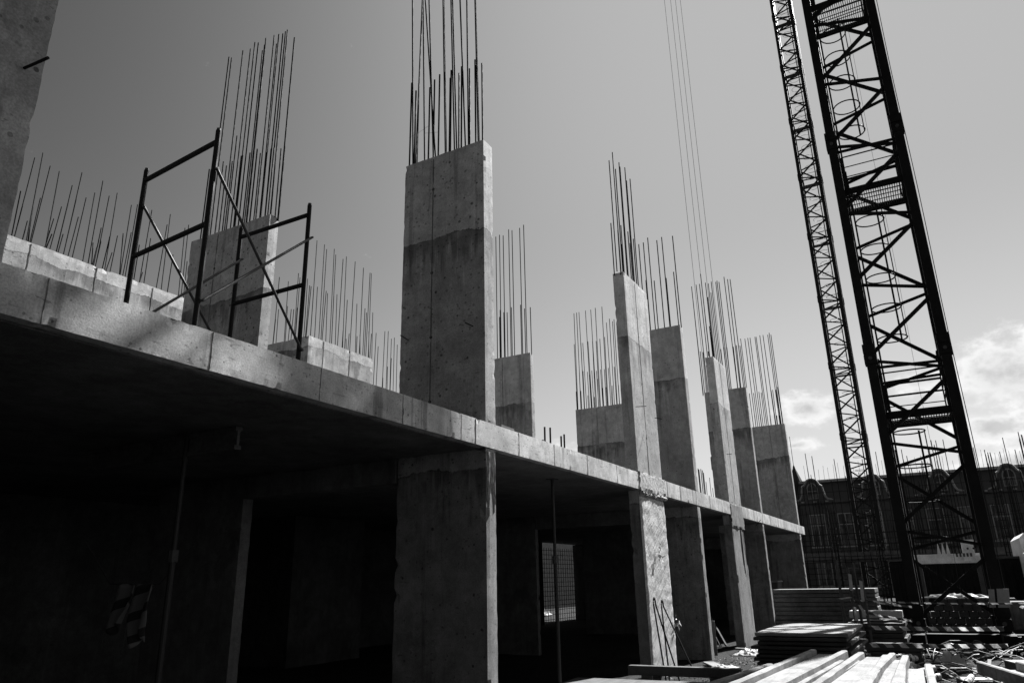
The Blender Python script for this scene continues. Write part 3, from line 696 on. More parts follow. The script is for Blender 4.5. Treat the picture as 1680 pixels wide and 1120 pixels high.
# hoist ropes of the crane above, hook block low down behind the columns
rp = empty('hoist_rope', (45, 10.4, 8), 'four thin parallel hoist ropes hanging in the sky', 'rope')
for x in (1090, 1100, 1108, 1116):
    p = on_u(x, 0, 45); make(MB().tube((45, p.y, 8.6), (45, p.y, 70), .012, 5), 'rope_fall', M['rope'], rp)
hb = MB().cbox((45, 10.44, 8.2), (.35, 1.5, .9), .12); make(hb, 'hook_block', M['steel'], rp)
hk = MB().path([(45, 10.44+.22*math.cos(t_), 7.35+.22*math.sin(t_)) for t_ in [R(a) for a in range(100, 361, 20)]], .06, 6).tube((45, 10.44, 7.5), (45, 10.44, 7.8), .06, 6); make(hk, 'hook', M['steel'], rp)

# ================================================================= OLD BUILDING far behind
ob = empty('old_building', (75, 0, 0), 'old long building with dark mansard roof and curved gable dormers', 'building')
FU = 70.0; vA, vB = 10.0, -34.0
make(MB().box(FU, FU+10, vB, vA, -.1, 7.55), 'wall', M['brickwall'], ob)
rf = MB(); rf.add([(FU-.35, vB-.3, 7.75), (FU-.35, vA+.3, 7.75), (FU+1.3, vA, 9.5), (FU+1.3, vB, 9.5), (FU+8.7, vB, 9.5), (FU+8.7, vA, 9.5), (FU+10.3, vA+.3, 7.75), (FU+10.3, vB-.3, 7.75)],
                 [(0, 1, 2, 3), (3, 2, 5, 4), (4, 5, 6, 7), (1, 6, 5, 2), (0, 3, 4, 7), (0, 7, 6, 1)])
roof = make(rf, 'roof', M['roof'], ob)
make(MB().box(FU+1.2, FU+8.8, vB, vA, 9.5, 9.72), 'roof_ridge', M['trim'], roof)
make(MB().box(FU-.45, FU+.2, vB-.3, vA+.3, 7.50, 7.78), 'cornice', M['brickwall'], ob)
# glints along the cornice, put in as bright brackets
for k in range(44):
    make(MB().box(FU-.62, FU-.46, vA-.5-k*.98, vA-.25-k*.98, 7.64, 7.72), 'glint_bracket', M['bright'], ob) if k % 5 != 3 else None
tw = empty('corner_turret', (72, 10.3, 0), 'pointed corner turret of the old building', 'turret')
make(MB().tube((72, 10.35, -.1), (72, 10.35, 8.7), .9, 8), 'wall', M['brickwall'], tw)
make(MB().tube((72, 10.35, 8.7), (72, 10.35, 11.2), 1.0, 8, .05), 'spire', M['roof'], tw)
make(MB().tube((72, 10.35, 11.1), (72, 10.35, 14.0), .025, 5).tube((72, 10.35, 11.1), (72, 10.35, 11.35), .12, 6, .02), 'finial', M['roof'], tw)
def dormer(vc, w=1.0):
    half = [(-1.55, 0), (-1.45, .10), (-1.15, .18), (-.98, .42), (-.90, .75), (-.86, 1.05), (-.80, 1.30), (-.62, 1.42), (-.52, 1.62), (-.35, 1.86), (-.12, 1.95)]
    out = half + [(-a, b) for a, b in reversed(half)]
    P = [Vector((FU-.30, vc+a*w, 7.72+b*1.0)) for a, b in out]
    d = make(MB().prism(P, (1.2, 0, 0)), 'dormer', M['brickwall'], roof)
    # pale moulding along the outline, window with arched head
    make(MB().path([p+Vector((-.06, 0, 0)) for p in P], .09, 5), 'moulding', M['trim'], ob)
    aw = [(-.42, .18), (-.42, .95)] + [(.42*math.cos(t_), .95+.55*math.sin(t_)) for t_ in [R(a) for a in range(160, 19, -20)]] + [(.42, .95), (.42, .18)]
    wp = [Vector((FU-.34, vc+a, 7.78+b)) for a, b in aw]
    wd = make(MB().prism(wp, (.03, 0, 0)), 'window', M['glass'], ob)
    make(MB().path([p+Vector((-.04, 0, 0)) for p in wp], .055, 5, True).tube((FU-.38, vc, 7.98), (FU-.38, vc, 9.22), .03, 5).tube((FU-.38, vc-.4, 8.6), (FU-.38, vc+.4, 8.6), .03, 5), 'window_frame', M['trim'], wd)
for vc in (8.75, 3.85, -1.1, -5.85, -10.9, -16, -21, -26): dormer(vc)
for k in range(20):
    vc = 8.7 - 2.25*k
    for z0_, z1_ in ((4.0, 6.6), (.7, 2.9)):
        wd = make(MB().box(FU-.02, FU+.03, vc-.55, vc+.55, z0_, z1_), 'window', M['glass'], ob)
        fr = MB()
        for y in (vc-.58, vc, vc+.58): fr.box(FU-.07, FU-.01, y-.04, y+.04, z0_-.04, z1_+.04)
        for z in (z0_, (z0_*.35+z1_*.65), z1_): fr.box(FU-.066, FU-.014, vc-.58, vc+.58, z-.04, z+.04)
        make(fr, 'window_frame', M['trim'], wd)
        make(MB().box(FU-.16, FU-.01, vc-.8, vc+.8, z0_-.2, z0_-.08), 'sill', M['trim'], wd)

# ================================================================= SECOND SITE FRAME in front of it: slab, rebar curtain, cages
ns = empty('neighbour_frame', (44, -3, 0), 'low dark concrete frame bristling with rebar before the old building', 'building')
make(rough_box(43.0, 52, -24, 8.6, 2.35, 2.70, amp=.01, seed=31, st=1.0), 'slab', M['soffit'], ns)
for v in (8.2, 4.6, 1.0, -3, -7, -11, -15): make(rough_box(43.2, 43.6, v-.25, v+.25, -.1, 2.34, amp=.006, seed=int(v*3), st=.3), 'column', M['soffit'], ns)
cur = MB()
v = 8.4
while v > -22:
    U = rnd.choice((43.4, 43.9, 45.5)); t_ = rnd.uniform(6.6, 8.3) if rnd.random() < .35 else rnd.uniform(4.2, 7.0)
    cur.tube((U, v, 2.65), (U+rnd.uniform(-.1, .1), v+rnd.uniform(-.06, .06), t_), .018, 4); v -= rnd.uniform(.05, .19)
for k in range(6): cur.tube((43.35, 8.4, 3.1+k*.55), (43.35, -22, 3.1+k*.55+rnd.uniform(-.1, .1)), .013, 4)
make(cur, 'starter_bars', M['rebar'], ns, kind='stuff')
top = MB(); v = 9.4
while v > -30:
    top.tube((FU+1.5, v, 9.7), (FU+1.5, v+rnd.uniform(-.05, .05), 10.5+rnd.uniform(0, .7)), .012, 4); v -= .40*rnd.uniform(.8, 1.25)
make(top, 'roof_picket', M['steel'], ob, kind='stuff')
grid = MB(); 
for k in range(34):
    v = 8.3-k*.31; grid.tube((42.8, v, .2), (42.8, v, 3.9), .016, 4)
for k in range(13): grid.tube((42.82, 8.4, .25+k*.28), (42.82, -2.1, .25+k*.28), .014, 4)
make(grid, 'rebar_mesh', M['rebar'], ns, kind='stuff')
for x, y, U in ((1531, 722, 40.5), (1619, 737, 40.5), (1675, 710, 38), (1500, 832, 41), (1360, 835, 41), (1432, 842, 41), (1655, 790, 40)):
    p = on_u(x, y, U); cg = empty('rebar_cage', (U, p.y, 0), {1531: 'tall bundled rebar cage seen between the near mast chords', 1619: 'tall rebar cage just right of the near crane mast', 1675: 'rebar cage cut by the right edge of the picture',
        1500: 'short rebar cage left of the near mast foot', 1360: 'short rebar cage in front of the leftmost gable dormer', 1432: 'short rebar cage right of the far crane foot', 1655: 'rebar cage below the right gable dormer'}[x], 'rebar cage', 'rebar cages before the old building')
    for dx in (-.16, 0, .16):
        for dy in (-.16, .16, 0):
            if dx == 0 and dy == 0: continue
            rebar(cg, (U+dx, p.y+dy, -.05), (U+dx*.5, p.y+dy*.6, p.z+rnd.uniform(-.4, .1)), .018)
    tie = MB(); z = .3
    while z < p.z*.8: tie.path([(U-.19, p.y-.19, z), (U+.19, p.y-.19, z), (U+.19, p.y+.19, z), (U-.19, p.y+.19, z)], .010, 4, True); z += .35
    make(tie, 'stirrups', M['rebar'], cg, kind='stuff')

# ================================================================= YARD: stacks, tapes, machines
def sheet_stack(name, label, u0_, u1_, v0_, v1_, z0_, n, th, mat, jit=.03, gap=.012, cat='stack', top=None, part='panel'):
    e = empty(name, ((u0_+u1_)/2, (v0_+v1_)/2, z0_), label, cat); z = z0_
    for k in range(n):
        a, b = rnd.uniform(-jit, jit), rnd.uniform(-jit, jit); t_ = th*rnd.uniform(.9, 1.08)
        mb = MB().cbox(((u0_+u1_)/2+a, (v0_+v1_)/2+b, z+t_/2), (u1_-u0_, v1_-v0_, t_), .006, rnd.uniform(-.012, .012))
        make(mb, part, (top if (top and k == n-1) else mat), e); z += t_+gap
    return e
for v_ in (1.4, 2.2): make(MB().cbox((11.98, v_, .05), (2.2, .09, .10), .008), 'bearer', M['timber'], label='timber bearer under the low panel stack, '+('outer' if v_ < 2 else 'inner')+' side', cat='timber')
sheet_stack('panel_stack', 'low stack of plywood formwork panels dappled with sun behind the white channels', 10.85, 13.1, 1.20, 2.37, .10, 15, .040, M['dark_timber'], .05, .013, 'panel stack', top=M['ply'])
sheet_stack('board_stack', 'tall stack of long boards at the end of the building', 24.0, 25.2, 1.75, 4.55, .03, 10, .105, M['timber'], .03, .014, 'board stack', part='board')
sheet_stack('panel_stack', 'dark panel stack with bright board on top left of the mast foot', 17.2, 18.6, .85, 1.9, .03, 7, .085, M['dark_timber'], .03, .012, 'panel stack', top=M['dark_timber'])
a = on_z(1424, 1004, .86); make(MB().cbox((18.0, 1.36, .80), (.5, 1.0, .14), .01), 'bright_board', M['bright'], label='bright white board lying on the dark panel stack', cat='board')
sheet_stack('panel_stack', 'lowest dark stack between barrier tapes', 15.6, 16.6, .55, 1.45, .03, 4, .07, M['dark_timber'], .03, .012, 'panel stack')
# pile of blocks seen inside the mast
bp = empty('block_pile', (23.2, -.6, 0), 'pile of small dark blocks behind the near mast foot', 'block pile')
BL = MB().cbox((0, 0, .075), (.24, .2, .15), .012).mesh('block'); BL.materials.append(M['steel'])
for k in range(6):
    for j in range(10):
        if k > 3 and (j < k-3): continue
        place('block', BL, Matrix.Translation((23+rnd.uniform(-.02, .02), .45-j*.215+(.1 if k % 2 else 0), .02+k*.158)) @ Matrix.Rotation(rnd.uniform(-.05, .05), 4, 'Z'), bp)
def crumple(name, c, sz, label, mat, seed, cat='sheeting'):
    mb = MB(); n = 16; rr = random.Random(seed)
    for i in range(n+1):
        for j in range(n+1):
            x, y = i/n-.5, j/n-.5
            q = Vector((x*4+seed, y*4, 0)); h = noise.noise(q)*.6+noise.noise(q*2.7)*.4
            ed = max(0, 1-(2*max(abs(x), abs(y)))**3)
            mb.v.append(Vector((c[0]+x*sz[0]+noise.noise(q*1.7+Vector((9, 0, 0)))*sz[0]*.12, c[1]+y*sz[1]+noise.noise(q*1.9)*sz[1]*.12, c[2]+max(-.3, h+.35)*sz[2]*ed)))
    for i in range(n):
        for j in range(n):
            a_ = i*(n+1)+j; mb.f.append((a_, a_+n+1, a_+n+2, a_+1))
    return make(mb, name, mat, label=label, cat=cat)
crumple('plastic_sheet', (23.1, -.2, .98), (.5, 1.5, .16), 'crumpled white plastic on top of the block pile', M['plastic'], 2)
crumple('plastic_sheet', (15.9, .12, .02), (.5, .75, .34), 'crumpled white plastic heap below the lower barrier tape', M['plastic'], 5)
crumple('plastic_sheet', (15.2, .85, .01), (.4, .6, .22), 'small rag of plastic left of the mast foot', M['plastic'], 8)
crumple('plastic_sheet', (14.6, 3.85, .0), (.8, .5, .10), 'white plastic scrap on the dirt by the columns', M['plastic'], 11)
crumple('plastic_sheet', (17.6, 3.95, .0), (.9, .6, .16), 'pale rubble scrap at the foot of a sunlit column', M['plastic'], 14)
for (ua, va, h) in ((16.9, 2.47, 2.05), (17.0, 2.30, 2.25), (17.05, 2.18, 2.05), (17.2, 2.02, 2.1)): pass
for k, (x, yt, yb, U) in enumerate(((1371, 918, 1016, 17.0), (1390, 930, 1018, 17.0), (1399, 925, 1018, 17.1), (1413, 945, 1020, 17.0))):
    a, b = on_u(x, yt, U), on_u(x, yt, U); 
    make(MB().tube((U, a.y, -.1), (U, a.y, a.z), .028, 8), 'stake', M['steel'], label=['leftmost of four dark stakes behind the panel stack', 'second of four dark stakes, tied with tape', 'third of four dark stakes, tied with tape', 'rightmost of four dark stakes behind the panel stack'][k], cat='stake', group='stakes behind the panel stack')
def tape(label, p, q, w=.065, sag=.05, n=28, name='barrier_tape'):
    p, q = Vector(p), Vector(q); mb = MB(); ph = rnd.uniform(0, 9)
    for i in range(n+1):
        t_ = i/n; c = p.lerp(q, t_) - Vector((0, 0, sag*4*t_*(1-t_))); an = .35*math.sin(t_*9+ph)+.5*noise.noise(Vector((t_*6, ph, 0)))
        d = Vector((math.sin(an), 0, math.cos(an)))*w/2; mb.v += [c+d, c-d]
    mb.v += [v_+Vector((.0015, 0, 0)) for v_ in list(mb.v)]; o = 2*(n+1)
    for i in range(n): mb.f += [(2*i, 2*i+1, 2*i+3, 2*i+2), (o+2*i, o+2*i+2, o+2*i+3, o+2*i+1)]
    return make(mb, name, M['tape'], label=label, cat='tape', group='barrier tapes round the crane foot')
tape('upper wide striped barrier tape across the mast foot', on_u(1424, 1029, 15.0), on_u(1647, 1031, 15.0), .068, .01)
tape('lower wide striped barrier tape near the white channels', on_u(1412, 1057, 14.4), on_u(1654, 1059, 14.4), .066, .01)
tape('highest thin tape running past the mast to the right edge', on_u(1395, 984, 17), on_u(1690, 989, 17), .03, .03)
tape('thin slanting tape above the bright board', on_u(1420, 984, 17), on_u(1496, 995, 18.5), .04, .01)
tape('thin slanting tape under the bright board', on_u(1424, 1005, 17), on_u(1498, 1018, 17), .045, .01)
tp = MB()
for x0, y0, x1, y1 in ((1394, 941, 1397, 968), (1412, 952, 1416, 985), (1402, 995, 1406, 1018), (1378, 982, 1396, 979), (1410, 992, 1420, 1008)):
    a, b = on_u(x0, y0, 16.95), on_u(x1, y1, 16.95); d = Vector((0, .03, .01)); tp.prism([a-d, a+d, b+d, b-d], (.004, 0, 0))
make(tp, 'tape_scrap', M['plastic'], label='loose ends of white tape fluttering from the stakes', cat='tape')

# white formwork channels in the foreground
def channel(label, a, b, w, z, hh=.10, base=.045, name='formwork_channel', sc_=.78):
    """a white channel: flat web with a rib along each side, from point a to b (u, v)"""
    if sc_ != 1: a = (a[0]*sc_, a[1]*sc_); b = (b[0]*sc_, b[1]*sc_); w *= sc_; z = EYE-(EYE-z)*sc_; hh *= sc_; base *= sc_; w *= 1.16
    A, B = Vector((*a, z)), Vector((*b, z)); d = (B-A).normalized(); n_ = Vector((-d.y, d.x, 0)); root = empty(name, tuple((A+B)/2), label, 'formwork')
    def prof(off, wd, z0_, z1_, nm):
        mb = MB(); c = .010; seg = 14; prof_ = [(-wd/2, z0_), (-wd/2, z1_-c), (-wd/2+c*1.3, z1_), (wd/2-c*1.3, z1_), (wd/2, z1_-c), (wd/2, z0_)]
        for i in range(seg+1):
            P = A.lerp(B, i/seg)
            for (x, zz2) in prof_:
                j_ = noise.noise(Vector((i*1.1+x*30, off*9, zz2*20)))*.004
                mb.v.append(P + n_*(off+x+j_) + Vector((0, 0, zz2+j_)))
        k = len(prof_)
        for i in range(seg):
            for q in range(k): mb.f.append((i*k+q, i*k+(q+1) % k, (i+1)*k+(q+1) % k, (i+1)*k+q))
        mb.f += [tuple(range(k)), tuple(range(seg*k, seg*k+k))[::-1]]
        make(mb, nm, M['white'], root)
    prof(0, w-.15, 0, base, 'web'); prof(w/2-.034, .072, 0, hh*1.1, 'rib'); prof(-w/2+.034, .072, 0, hh*1.1, 'rib')
    return root
channel('leftmost white ribbed channel slanting under the stack', (7.6, 2.62), (11.7, 2.18), .42, .30)
channel('white ribbed channel raised highest, second from the left', (7.7, 2.03), (12.9, 1.72), .46, .40)
channel('narrow white channel lying lower, third from the left', (7.8, 1.64), (12.2, 1.38), .26, .33)
channel('wide white channel in the middle of the row', (7.9, 1.25), (12.9, 1.06), .44, .38)
channel('second white channel from the right end of the row', (8.1, .78), (12.7, .80), .30, .37)
channel('rightmost white channel of the row beside the pipes', (8.2, .40), (11.7, .52), .34, .36)
for x_ in (8.3, 9.9, 11.4): make(MB().cbox((x_*.78, 1.15, .28), (.14, 1.9, .57), .01), 'bearer', M['dark_timber'], label={8.3: 'nearest dark bearer under the white channels', 9.9: 'middle dark bearer under the white channels', 11.4: 'farthest dark bearer under the white channels'}[x_], cat='timber')
channel('pale slatted pallet-like channel in the lower right corner', (9.2, -1.05), (11.5, -.42), .50, .40, .13, sc_=1)
channel('pale channel cut by the right edge of the picture', (9.6, -1.45), (11.4, -.95), .36, .42, .13, sc_=1)
make(MB().cbox((10.4, -.85, .2), (.14, 1.5, .4), .01), 'bearer', M['dark_timber'], label='bearer under the pale channels in the lower right corner', cat='timber')
# pipes with white bands
for k, (x, y, L, a_) in enumerate(((1483, 1075, 1.1, .5), (1494, 1076, 1.0, .42), (1503, 1079, 1.1, .5), (1524, 1100, 1.3, -.95), (1533, 1096, 1.2, -.95), (1541, 1109, 1.3, -.95), (1530, 1117, 1.2, -.9), (1594, 1110, .7, .12))):
    e = on_z(x, y, .22+.05*(k % 3)); d = Vector((-math.cos(a_), math.sin(a_)*(1 if k < 3 or k == 7 else 1), 0))
    if 3 <= k <= 6: d = Vector((-.78, .62, -.06))
    pr = empty('pipe', tuple(e), ['short dark pipe with white bands at the back of the pipe heap', 'middle pipe at the back of the pipe heap', 'right pipe at the back of the pipe heap', 'front heap pipe with white end, upper left', 'front heap pipe with white end, upper right', 'front heap pipe with white end, lower right', 'front heap pipe, lowest', 'white-ended pipe lying apart near the pale channels'][k], 'pipe', 'banded pipes by the white channels')
    q = e+d*L; make(MB().tube(e, q, .036, 12), 'tube', M['steel'], pr)
    for s0, s1 in ((-.002, .06), (.085, .17)) if k != 7 else ((-.002, .25), (.28, .5)): make(MB().tube(e+d*s0, e+d*s1, .040, 12), 'white_band', M['bright'], pr)
# planks and sheets by the wrapped column
make(MB().cbox((11.35, 3.55, .30), (.16, 1.65, .13), .012, .04), 'steel_beam', M['steel'], label='dark beam lying on blocks in front of the film-wrapped column', cat='beam')
for v_ in (3.1, 3.95): make(MB().cbox((11.4, v_, .115), (.2, .12, .24), .01), 'support_block', M['timber'], label='block under the dark beam, '+('right' if v_ < 3.5 else 'left')+' one', cat='block')
make(MB().cbox((10.2, 4.0, .20), (1.5, 2.0, .03), .006, .06), 'plywood_sheet', M['timber'], label='grey plywood sheet at the bottom edge in half shade', cat='plywood')
for v_ in (3.3, 4.7): make(MB().cbox((10.2, v_, .09), (1.4, .1, .19), .01), 'bearer', M['dark_timber'], label='bearer under the grey plywood sheet, '+('sunny' if v_ < 4 else 'shaded')+' side', cat='timber')
make(MB().cbox((14.9, 4.05, .03), (.9, .22, .03), .006, .5), 'plank', M['ply'], label='thin plank on the dirt at a column foot', cat='plank')
make(MB().cbox((17.9, 3.75, .05), (.12, 1.3, .04), .006, -.25), 'plank', M['ply'], label='thin lath on the rubble before a sunlit column', cat='plank')
# hooked bars leaning on the wrapped column
def hook(label, top_, bl, br_):
    T_ = Vector(top_); pts = [Vector(bl)] ; w_ = (Vector(br_)-Vector(bl))
    l_ = T_ + Vector((-.05, 0, -.10)); r_ = T_+Vector((.05, 0, -.10))
    arc = [T_+Vector((-.05*math.cos(R(a)), 0, -.10+.10*math.sin(R(a)))) for a in range(0, 181, 20)]
    make(MB().path([Vector(bl)]+arc+[Vector(br_)], .013, 7), 'hooked_bar', M['rebar'], label=label, cat='steel bar', group='hooked bars on the wrapped column')
hook('left hooked steel bar leaning on the film-wrapped column', on_v(1073, 980, 4.28), (12.05, 4.05, .02), (12.55, 4.0, .02))
hook('right hooked steel bar leaning on the film-wrapped column', on_v(1086, 984, 4.27), (12.30, 4.08, .02), (13.45, 4.0, .02))
# props and dark things inside
def prop(x, y, V_z, label, r=.03):
    p = on_z(x, y, Z0-.02); pr = empty('steel_prop', (p.x, p.y, 0), label, 'prop', 'steel props under the slab')
    make(MB().tube((p.x, p.y, 0), (p.x, p.y, 1.9), r, 10), 'outer_tube', M['prop'], pr)
    make(MB().tube((p.x, p.y, 1.9), (p.x, p.y, Z0-.02), r*.8, 10), 'inner_tube', M['prop'], pr)
    make(MB().tube((p.x, p.y, 1.84), (p.x, p.y, 1.95), r*1.6, 8), 'collar', M['steel'], pr)
    make(MB().box(p.x-.07, p.x+.07, p.y-.07, p.y+.07, Z0-.024, Z0-.014), 'head_plate', M['steel'], pr)
    make(MB().box(p.x-.07, p.x+.07, p.y-.07, p.y+.07, -.02, .012), 'foot_plate', M['steel'], pr)
prop(906, 786, 0, 'steel prop standing right of the nearest lower column')
prop(308, 712, 0, 'steel prop under the timber beam in the dark on the left')
prop(1205, 902, 0, 'thin prop in the shade before the second sunlit column', .02)
a, b = on_z(393, 700, Z0-.02), on_z(150, 740, Z0-.02)
hb = MB(); d = (b-a).normalized(); dn = Vector((0, 0, 1))
hb.beam(a-dn*.02, b-dn*.02, .08, .04); hb.beam(a-dn*.11, b-dn*.11, .03, .14); hb.beam(a-dn*.20, b-dn*.20, .08, .04)
make(hb, 'timber_beam', M['timber'], label='wooden I-beam propped under the slab in the dark on the left', cat='beam')
# striped cloth hanging in the dark
def cloth(label, x0, x1, y0, y1, U, seed):
    a, b, c_ = on_u(x0, y0, U), on_u(x1, y0, U), on_u((x0+x1)/2, y1, U); mb = MB(); n = 14
    for i in range(n+1):
        for j in range(n+1):
            s_, t_ = i/n, j/n; nar = 1-.45*max(0, t_-.6)/.4
            y = a.y+(b.y-a.y)*(.5+(s_-.5)*nar)-(.05*math.sin(t_*3+seed)); z = a.z+(c_.z-a.z)*t_*(1-.12*math.cos(s_*5+seed))
            mb.v.append(Vector((U+.05*math.sin(s_*8+seed+t_*2), y, z)))
    for i in range(n):
        for j in range(n): q = i*(n+1)+j; mb.f.append((q, q+n+1, q+n+2, q+1))
    o = make(mb, 'striped_cloth', M['stripe'], smooth=True, label=label, cat='cloth', group='striped cloths hanging in the dark')
    so_ = o.modifiers.new('thick', 'SOLIDIFY'); so_.thickness = .006
cloth('left striped cloth hanging in the dark under the slab', 186, 214, 958, 1032, 5.5, 1)
cloth('right striped cloth hanging in the dark under the slab', 226, 255, 958, 1052, 5.5, 3)
ya, yb = on_u(180, 957, 5.52), on_u(262, 957, 5.52)
make(MB().path([ya+Vector((0, .6, .5)), ya, (ya+yb)/2-Vector((0, 0, .01)), yb, yb+Vector((0, -.5, .4))], .006, 5), 'clothes_line', M['steel'], label='thin line the striped cloths hang from', cat='line')
# boards leaning between the columns
for k in range(6):
    x = 18.5+.16*k; make(MB().beam((x, 5.4-.1*k, 0), (x+.15, 6.2-.05*k, 2.3-.15*(k % 3)), .14, .03, (0, 1, 0)), 'leaning_board', M['dark_timber'], label=['first', 'second', 'third', 'fourth', 'fifth', 'last'][k]+' from the left of the dark boards leaning in the shade between two columns', cat='board', group='boards leaning in the shade')
make(MB().cbox((16.9, 4.65, .35), (.05, .3, .7), .008, .2), 'plywood_offcut', M['steel'], label='small dark panel leaning beside a column foot', cat='panel')
cab = empty('site_cabinet', (27.6, 5.6, 0), 'dark cabinet in the shade by the last columns', 'cabinet')
make(MB().cbox((27.6, 5.6, .7), (.8, 1.3, 1.4), .02), 'body', M['steel'], cab); make(MB().cbox((27.6, 5.6, 1.42), (.86, 1.36, .05), .01), 'lid', M['pale'], cab)
# rebar mesh panel seen through the building, bright yard beyond
rm = MB(); 
for k in range(15): rm.tube((27.5+k*.22, 14.1, 0), (27.5+k*.22, 14.1, 2.9), .012, 4)
for k in range(16): rm.tube((27.4, 14.12, .1+k*.18), (30.7, 14.12, .1+k*.18), .010, 4)
make(rm, 'mesh_screen', M['rebar'], label='rebar mesh closing the far opening under the slab', cat='mesh')
make(MB().box(22, 48, 21, 21.15, -.1, 4.2), 'sky_blocker', M['crane'], label='dark panel added to block the bright view behind the far mesh', cat='sky_blocker')  # added to close off the bright sky through the mesh opening
crumple('plastic_sheet', (33.0, 17.0, .05), (.9, .7, .4), 'bright sheeting glimpsed through the far mesh under the slab', M['plastic'], 21)

# control box on a white beam behind the mast; concrete pump truck on the right
wb = empty('white_beam', (26, -.6, 1.7), 'long white beam carrying a control box behind the mast', 'beam')
a, b = on_u(1502, 925, 26), on_u(1612, 925, 26)
make(MB().box(25.95, 26.1, b.y, a.y, a.z, a.z+.27), 'beam', M['truckwhite'], wb)
for y in (a.y-.1, b.y+.1): make(MB().box(25.97, 26.08, y-.06, y+.06, -.1, a.z), 'leg', M['steel'], wb)
mv = MB(); cy = on_u(1551, 920, 25.9).y
for dy in (-.12, 0, .12): mv.prism([(25.93, cy+dy-.05, a.z+.27), (25.93, cy+dy+.05, a.z+.27), (25.93, cy+dy, a.z+.62)], (.05, 0, 0))
make(mv, 'pointed_plate', M['truckwhite'], wb)
c0, c1 = on_u(1576, 888, 25.8), on_u(1602, 918, 25.8)
cbx = empty('control_box', (25.9, (c0.y+c1.y)/2, c1.z), 'pale control cabinet with small lamps and vents behind the mast', 'control box')
make(MB().box(25.8, 26.1, c1.y, c0.y, c1.z-.02, c0.z), 'body', M['truckwhite'], cbx)
make(MB().box(25.75, 26.15, c1.y-.03, c0.y+.03, c0.z, c0.z+.05), 'lid', M['truckwhite'], cbx)
for i in range(3): make(MB().tube((25.77, c0.y-.14-.15*i, c0.z-.2), (25.8, c0.y-.14-.15*i, c0.z-.2), .03, 8), 'lamp', M['black'], cbx)
for i in range(5): make(MB().box(25.785, 25.8, c1.y+.08+.09*i, c1.y+.13+.09*i, c1.z+.1, c1.z+.2), 'vent', M['steel'], cbx)
tr = empty('pump_truck', (31, -4.1, 0), 'white concrete pump truck cut by the right edge of the picture', 'truck')
make(MB().cbox((31.2, -4.2, 1.45), (2.2, 2.3, 1.5), .10), 'cab', M['truckwhite'], tr)
make(MB().cbox((34.5, -4.2, 1.0), (5.0, 2.3, .5), .05), 'chassis', M['steel'], tr)
make(MB().cbox((34.3, -4.2, 2.0), (4.0, 2.2, 1.5), .15), 'pump_body', M['truckwhite'], tr)
make(MB().box(30.08, 30.099, -5.0, -3.35, 1.55, 2.05), 'windscreen', M['glass'], tr)
make(MB().cbox((30.03, -4.2, .62), (.18, 2.35, .3), .04), 'bumper', M['truckwhite'], tr)
make(MB().box(30.06, 30.099, -4.9, -3.5, .95, 1.3), 'grille', M['black'], tr)
for y in (-3.25, -5.15):
    make(MB().tube((30.05, y, .95), (30.1, y, .95), .12, 12), 'headlight', M['truckwhite'], tr)
    w_ = make(MB().tube((31.3, y-.15, .45), (31.3, y+.15, .45), .47, 18), 'wheel', M['black'], tr)
    make(MB().tube((31.3, y+.15, .45), (31.3, y+.17, .45), .25, 14), 'rim', M['truckwhite'], w_)
    make(MB().tube((34.9, y-.15, .45), (34.9, y+.15, .45), .47, 18), 'wheel', M['black'], tr)
make(MB().path([(30.2, -3.6, 2.35), (30.0, -3.3, 2.75), (31.0, -3.4, 3.05), (33, -4.5, 3.2), (36, -5, 3.2)], .11, 8), 'boom', M['truckwhite'], tr)
make(MB().path([(29.98, -3.2, 2.3), (29.95, -3.3, 1.75), (29.95, -3.8, 1.55), (29.95, -4.5, 1.7)], .05, 6), 'hose', M['black'], tr)
make(MB().cbox((29.99, -4.55, 2.35), (.5, 1.0, .5), .06), 'hopper', M['truckwhite'], tr)
_new = [o for o in bpy.data.objects if o is tr]
for o in _new: o.location += Vector((-3.6, .78, 0))
# black tripod stand at the right edge
ts = empty('trestle', (17.5, -1.55, 0), 'black splayed trestle at the right edge beside the tapes', 'trestle')
for p, q in (((17.4, -1.35, 0), (17.5, -1.62, 1.15)), ((17.4, -1.95, 0), (17.5, -1.62, 1.15)), ((18.0, -1.6, 0), (17.5, -1.62, 1.15))): make(MB().beam(p, q, .10, .08), 'leg', M['steel'], ts)
make(MB().beam((17.42, -1.38, .45), (17.42, -1.82, .45), .06, .06), 'crossbar', M['steel'], ts)
ct = empty('site_container', (30.5, -.6, 0), 'dark site container in the shade behind the white beam', 'container')
make(MB().cbox((31.5, -.55, 1.0), (2.4, 4.3, 2.0), .03), 'body', M['crane'], ct)
for k in range(17): make(MB().cbox((30.28, 1.4-k*.245, 1.0), (.06, .11, 1.8), .015), 'corrugation', M['crane'], ct)
make(MB().cbox((31.5, -.55, 2.03), (2.5, 4.4, .08), .02), 'roof_rim', M['steel'], ct)
for k, (x, y, L, rz, w, t, mt, lb) in enumerate(((12.6, -.25, 1.5, .1, .22, .05, 'dark_timber', 'dark plank below the lower tape, left'), (12.0, -.75, 1.4, -.12, .25, .05, 'dark_timber', 'dark plank below the lower tape, right'),
        (13.2, -.55, 1.2, .2, .5, .12, 'steel', 'flat dark tray below the lower tape'), (11.2, -.2, .9, .9, .2, .04, 'timber', 'grey board beside the banded pipes'), (10.6, -.35, 1.1, 1.3, .16, .05, 'dark_timber', 'dark batten in front of the pale channel'), (13.9, -1.1, .9, .3, .6, .3, 'steel', 'dark crate under the tapes at the right edge'))):
    make(MB().cbox((x, y, .03+t/2), (w, L, t), .008, rz), 'crate' if 'crate' in lb else ('tray' if 'tray' in lb else 'plank'), M[mt], label=lb, cat='crate' if 'crate' in lb else ('tray' if 'tray' in lb else 'plank'))
